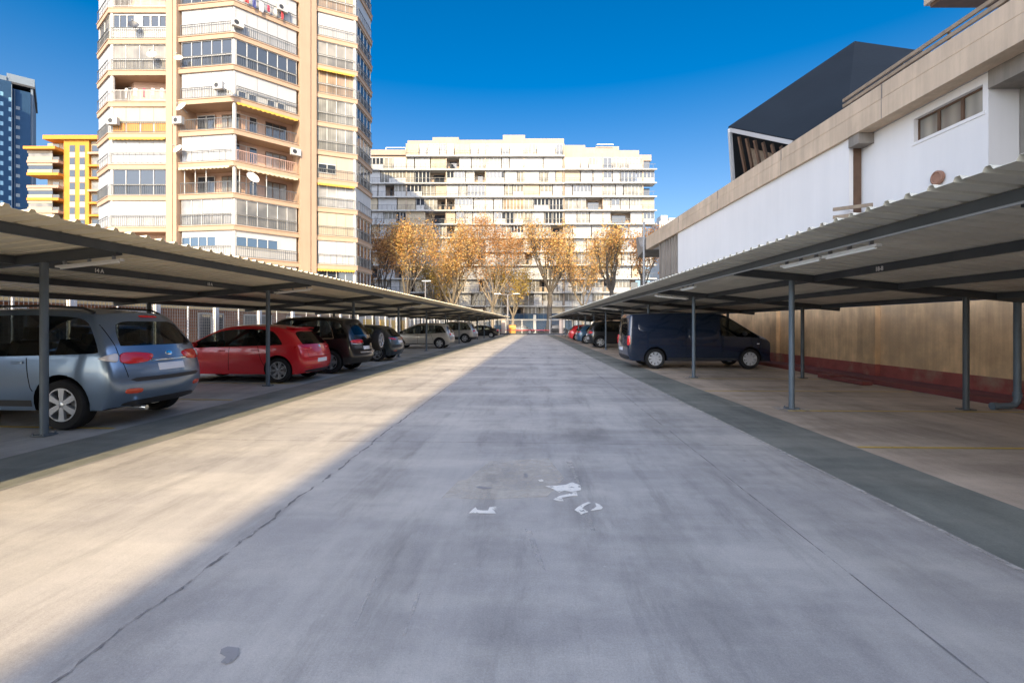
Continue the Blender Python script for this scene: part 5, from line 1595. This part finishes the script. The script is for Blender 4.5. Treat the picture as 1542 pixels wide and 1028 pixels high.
def tree(px, d, top_py, width_px, fork_py, label, seed, leaf='leaf_gold', bark='bark_pale', nlimb=4, leaves=5200, lean=0.0, low=None, up=.5, trunk_r=.26, base_py=None, lsize=.21):
    r = random.Random(seed)
    base = at(px, HOR, d); base.z = 0
    q = d / FPX
    Ht = CAMH + (HOR - top_py) * q; Wd = width_px * q / 2; fz = CAMH + (HOR - fork_py) * q
    root = empty('plane_tree', base, r.uniform(0, 6.28) * 0, label, 'tree', 'plane trees along the street')
    wood = MB(); tips = []
    def limb(p, dirv, length, rad, lev):
        n = 6; pts = [p]; rads = [rad]; dv = dirv.normalized()
        for i in range(n):
            dv = (dv + Vector((r.uniform(-1, 1), r.uniform(-1, 1), r.uniform(-.5, 1) * up)) * .16 + Vector((0, 0, .05 * up))).normalized()
            pts.append(pts[-1] + dv * length / n); rads.append(max(.012, rad * (1 - .62 * (i + 1) / n)))
        wood.tube(pts, rads, 7 if lev < 2 else 4, cap=(lev > 1))
        if lev >= 1:
            for i in range(2, n + 1): tips.append((pts[i], lev))
        if lev < 3:
            for c in range(r.choice((4, 5)) if lev else 5):
                i = r.randint(2, n) if c else n
                ang = r.uniform(0, 6.28); sp = r.uniform(.35, .8) if lev else r.uniform(.25, .55)
                o = Vector((math.cos(ang), math.sin(ang), 0))
                nd = (dv * 1.0 + o * sp + Vector((0, 0, up * .5))).normalized()
                limb(pts[i], nd, length * r.uniform(.48, .72), rads[i] * .72, lev + 1)
    # trunk
    tp = [Vector((0, 0, -.1))]; tr = [trunk_r * 1.35]
    for i in range(1, 6):
        f = i / 5; tp.append(Vector((lean * f + r.uniform(-.06, .06), r.uniform(-.06, .06), fz * f))); tr.append(trunk_r * (1.1 - .25 * f))
    wood.tube(tp, tr, 10)
    Lh = (Ht - fz)
    for k in range(nlimb):
        a = 2 * math.pi * k / nlimb + r.uniform(-.4, .4)
        h = Wd / max(.1, Lh)
        dv = Vector((math.cos(a) * h * 1.0, math.sin(a) * h * 1.0, 1)).normalized()
        limb(tp[-1] - Vector((0, 0, r.uniform(0, .5))), dv, Lh * .55 * r.uniform(.85, 1.1), trunk_r * .58, 0)
    wood.build('trunk', M[bark], root, smooth=50)
    # crown: small single leaves in clumps around the twig ends
    lf = MB(); vs, fs = [], []
    tips = [t for t in tips if t[0].z < Ht + .3]
    clumps = r.sample(tips, max(1, int(len(tips) * .6)))
    for i in range(leaves):
        t = r.choice(clumps)[0]
        s = .55
        c = t + Vector((r.gauss(0, s), r.gauss(0, s), r.gauss(-.12, s * .8)))
        if low and c.z < low: continue
        if c.z < fz * .55: continue
        a = Vector((r.gauss(0, 1), r.gauss(0, 1), r.gauss(0, 1))).normalized(); b = a.orthogonal().normalized(); z = r.uniform(.6, 1.3) * lsize
        b2 = a.cross(b); k = len(vs)
        vs += [c - b * z * .5, c + b2 * z * .42, c + b * z * .6, c - b2 * z * .42]; fs.append((k, k + 1, k + 2, k + 3))
    lf.add(vs, fs); lf.build('crown', M[leaf], root, fix=False)
    return root
tree(826, 75.5, 342, 104, 440, 'plane tree with dark forked trunk standing at the end of the lane', 3, 'leaf_gold', 'bark_dark', 5, 5940, .3, trunk_r=.42, up=.8)
tree(612, 64, 338, 74, 452, 'slim upright golden tree next to the tower, above the left carport', 5, 'leaf_gold', 'bark_pale', 5, 5940, up=1.2, trunk_r=.25)
tree(575, 78, 345, 92, 455, 'brown leaved tree standing in the shadow beside the tower', 8, 'leaf_rust', 'bark_dark', 5, 7260, up=.7)
tree(682, 76, 338, 118, 462, 'widest golden tree with pale limbs, left of the lamp post', 13, 'leaf_gold', 'bark_pale', 6, 9900, up=.7, trunk_r=.3)
tree(742, 79, 336, 112, 462, 'rust coloured tree directly behind the lamp post', 21, 'leaf_rust', 'bark_pale', 6, 9240, up=.65)
tree(660, 84, 396, 84, 474, 'low yellow leaved tree at the end of the left carport', 34, 'leaf_yellow', 'bark_pale', 5, 3960, up=.5)
tree(772, 83, 400, 84, 474, 'small yellow tree between the lamp post and the forked trunk', 35, 'leaf_yellow', 'bark_pale', 5, 3960, up=.5)
tree(921, 66, 346, 92, 436, 'sparse tree with twisting dark limbs above the right carport', 41, 'leaf_gold', 'bark_dark', 5, 4290, up=.8, trunk_r=.34)
tree(968, 63, 343, 58, 435, 'thin sparse tree next to the concrete eave end', 55, 'leaf_rust', 'bark_dark', 4, 2772, up=1.0, trunk_r=.22)
tree(878, 82, 365, 100, 462, 'yellow orange tree between the forked trunk and the twisting limbs', 61, 'leaf_gold', 'bark_pale', 5, 5610, up=.6)

# ================================================================== FAR END: FENCE, LAMPS, BIN
EF = empty('end_fence', FW * 73.2, PSI, 'low see-through wire fence with rails across the far end of the lane', 'fence')
m = MB()
mp3 = 73.2 / FPX
xs = [(px - 771) * mp3 for px in (700, 745, 786, 828, 868, 905)]
for x in xs: m.box(x - .05, x + .05, -.05, .05, 0, 2.35)
m.build('fence_post', M['alu_white'], EF)
m = MB()
for z in (2.3,): m.box(xs[0], xs[-1], -.03, .03, z - .03, z + .03)
for i in range(10): z = .25 + i * .2; m.box(xs[0], xs[-1], -.005, .005, z - .006, z + .006)
for i in range(150): x = xs[0] + (xs[-1] - xs[0]) * i / 149; m.box(x - .006, x + .006, .006, .014, .1, 2.28)
m.build('wire_panel', M['wire'], EF)
M['barrier_red'] = surf('red_barrier_stripe', (.55, .06, .07), .5, 0, .1, 2)
m = MB(); m.box(xs[1], xs[3], -.12, -.07, .62, .74); m.build('red_rail', M['barrier_red'], EF)
for k, (px, lab) in enumerate(((758, 'tan gate pillar at the end of the left carport'), (845, 'tan gate pillar beside the end of the right carport'))):
    p = at(px, HOR, 72.9); o = empty('gate_pillar', (p.x, p.y, 0), PSI, lab, 'pillar', 'gate pillars at the far end')
    m = MB(); m.box(-.28, .28, -.28, .28, 0, 2.25); m.build('shaft', M['ochre_top'], o)
    m = MB(); m.box(-.34, .34, -.34, .34, 2.252, 2.40); m.build('cap', M['cream2'], o)
def lamp_post(px, d, top_py, arms, label, r=.09):
    p = at(px, HOR, d); h = CAMH + (HOR - top_py) * d / FPX
    o = empty('street_lamp', (p.x, p.y, 0), PSI, label, 'street lamp', 'street lamps')
    m = MB(); m.tube([(0, 0, 0), (0, 0, .9), (0, 0, h)], [r * 1.7, r * 1.4, r * .8], 10); m.build('pole', M['lamp_grey'], o, smooth=40)
    for sx, L in arms:
        m = MB(); m.tube([(0, 0, h - .05), (sx * L, 0, h - .02)], .05, 8); m.build('arm', M['lamp_grey'], o)
        m = MB(); m.box(min(sx * (L - .9), sx * (L + .2)), max(sx * (L - .9), sx * (L + .2)), -.16, .16, h + .03, h + .13); m.build('lamp_head', M['alu'], o)
M['lamp_grey'] = plain('grey_lamp_post', (.20, .195, .21), .5, .2)
lamp_post(764.5, 73.6, 443, ((-1, 1.9), (1, 1.7)), 'grey double armed street lamp at the end of the lane', .13)
lamp_post(640.5, 60, 424, ((1, .5),), 'grey street lamp rising above the left carport roof', .08)
lamp_post(862, 84, 432, ((-1, .6),), 'dark thin street lamp between two tree trunks', .07)
M['bin_orange'] = plain('orange_plastic', (.75, .30, .03), .45)
p = at(771, HOR, 74.4)
o = empty('recycling_bin', (p.x, p.y, 0), PSI, 'orange recycling bin behind the far fence beside the lamp post', 'bin')
m = MB(); m.prism([(-.55, -.4), (.55, -.4), (.55, .4), (-.55, .4)], .1, 1.05)
m.build('bin_body', M['bin_orange'], o)
m = MB(); m.tube([(-.6, 0, 1.08), (.6, 0, 1.08)], .40, 14); m.build('bin_lid', M['bin_orange'], o, smooth=40)
# parked vehicles in the cross street, seen through the fence
for i, (px, d, paint, lab) in enumerate(((786, 80.5, M['p_dgrey'], 'dark grey car parked in the cross street beyond the fence'), (838, 80.5, M['p_black'], 'black car in the cross street behind the forked tree'),
                                         (722, 81, M['p_silver'], 'silver car in the cross street, beyond the end of the left carport'))):
    p = at(px, HOR, d); h3 = dict(HATCH); h3['lev'] = 2
    c = Car(h3, paint, lab, 'car', (p.x - 2.1, p.y), 0, 'cars in the cross street')

# ================================================================== UNSEEN BLOCK ADDED BEHIND THE VIEWPOINT (shades the lane)
SB = empty('shade_block', (0, 0, 0), 0, 'tall cream slab block, unseen, added behind the viewpoint to shade the lane', 'building')
BX0, BX1, BY0, BY1, BH = -2.66, 28, -48, -31, 71
m = MB(); m.box(BX0, BX1, BY0, BY1, -.05, BH); m.build('wall', M['cream2'], SB)  # body of the added shade block
for k in range(22):
    z = 3 + k * 2.85
    m = MB(); m.box(BX0 + .3, BX1 - .3, BY1, BY1 + 1.1, z, z + .22); m.build('balcony_slab', M['white'], SB)
    m = MB()
    m.box(BX0 + 1.2, BX1 - 1.2, BY1 - .02, BY1 + .04, z + .9, z + 2.3)
    m.build('shade_block_window_band', M['glass'], SB)

TB_ = empty('shade_tower', (0, 0, 0), 0, 'very tall plain tower, unseen, added far left to shade the slate blue tower', 'building')  # added out of view, puts the slate blue tower in shade
m = MB(); m.box(-265, -181.6, 86, 105, -.05, 119); m.build('wall', M['cream2'], TB_)  # body of the added shade tower
for k in range(30):
    m = MB(); m.box(-264, -182, 85.2, 86, 4 + k * 3.8, 5.6 + k * 3.8); m.build('balcony', M['white'], TB_)  # balcony bands of the added shade tower
# ================================================================== LIGHT, SKY, CAMERA
EL_, AZ_ = 32.0, 0.6
w = bpy.data.worlds.new('World'); scene.world = w; w.use_nodes = True
nt = w.node_tree; bg = nt.nodes['Background']
sky = nt.nodes.new('ShaderNodeTexSky'); sky.sky_type = 'NISHITA'; sky.sun_disc = False
sky.sun_elevation = R(EL_); sky.sun_rotation = R(180 + AZ_)
sky.altitude = 200; sky.air_density = 1.0; sky.dust_density = 2.2; sky.ozone_density = 3.0
hs = nt.nodes.new('ShaderNodeHueSaturation'); hs.inputs['Saturation'].default_value = 1.3
# polarised look: the sky opposite the sun is deeper than the sky around it
geo = nt.nodes.new('ShaderNodeTexCoord'); sx = nt.nodes.new('ShaderNodeSeparateXYZ'); nt.links.new(geo.outputs['Generated'], sx.inputs[0])
mr = nt.nodes.new('ShaderNodeMapRange'); mr.interpolation_type = 'SMOOTHSTEP'
mr.inputs['From Min'].default_value = -.25; mr.inputs['From Max'].default_value = .6
mr.inputs['To Min'].default_value = 1.0; mr.inputs['To Max'].default_value = .30
nt.links.new(sx.outputs['Y'], mr.inputs['Value']); nt.links.new(mr.outputs[0], hs.inputs['Value'])
ms = nt.nodes.new('ShaderNodeMapRange'); ms.inputs['From Min'].default_value = -.2; ms.inputs['From Max'].default_value = .55
ms.inputs['To Min'].default_value = .8
me_ = nt.nodes.new('ShaderNodeMapRange'); me_.inputs['From Min'].default_value = .0; me_.inputs['From Max'].default_value = .48
me_.inputs['To Min'].default_value = .9; me_.inputs['To Max'].default_value = 1.52
nt.links.new(sx.outputs['Z'], me_.inputs['Value']); nt.links.new(me_.outputs[0], ms.inputs['To Max'])
nt.links.new(sx.outputs['Y'], ms.inputs['Value']); nt.links.new(ms.outputs[0], hs.inputs['Saturation'])
nt.links.new(sky.outputs[0], hs.inputs['Color']); nt.links.new(hs.outputs[0], bg.inputs['Color'])
bg.inputs['Strength'].default_value = .15
sun = bpy.data.lights.new('sun', 'SUN'); sun.energy = 2.0; sun.angle = R(.45); sun.color = (1, .77, .43)
so = bpy.data.objects.new('sun', sun); COL.objects.link(so); so.rotation_euler = (R(90 - EL_), 0, R(-AZ_)); so.location = (0, -20, 60)

cam = bpy.data.cameras.new('camera'); co = bpy.data.objects.new('camera', cam); COL.objects.link(co)
co.location = (0, 0, CAMH); co.rotation_euler = (R(90), 0, PSI)
cam.sensor_width = 36; cam.lens = FPX / 1542 * 36
cam.shift_y = -(514 - HOR) / 1542; cam.clip_start = .05; cam.clip_end = 6000
scene.camera = co
scene.view_settings.view_transform = 'Standard'; scene.view_settings.look = 'None'; scene.view_settings.gamma = 1
scene.view_settings.exposure = 2.08
scene.render.resolution_x, scene.render.resolution_y = 1024, 682
scene.cycles.max_bounces = 9; scene.cycles.diffuse_bounces = 6; scene.cycles.use_denoising = True
scene.cycles.sample_clamp_indirect = 8
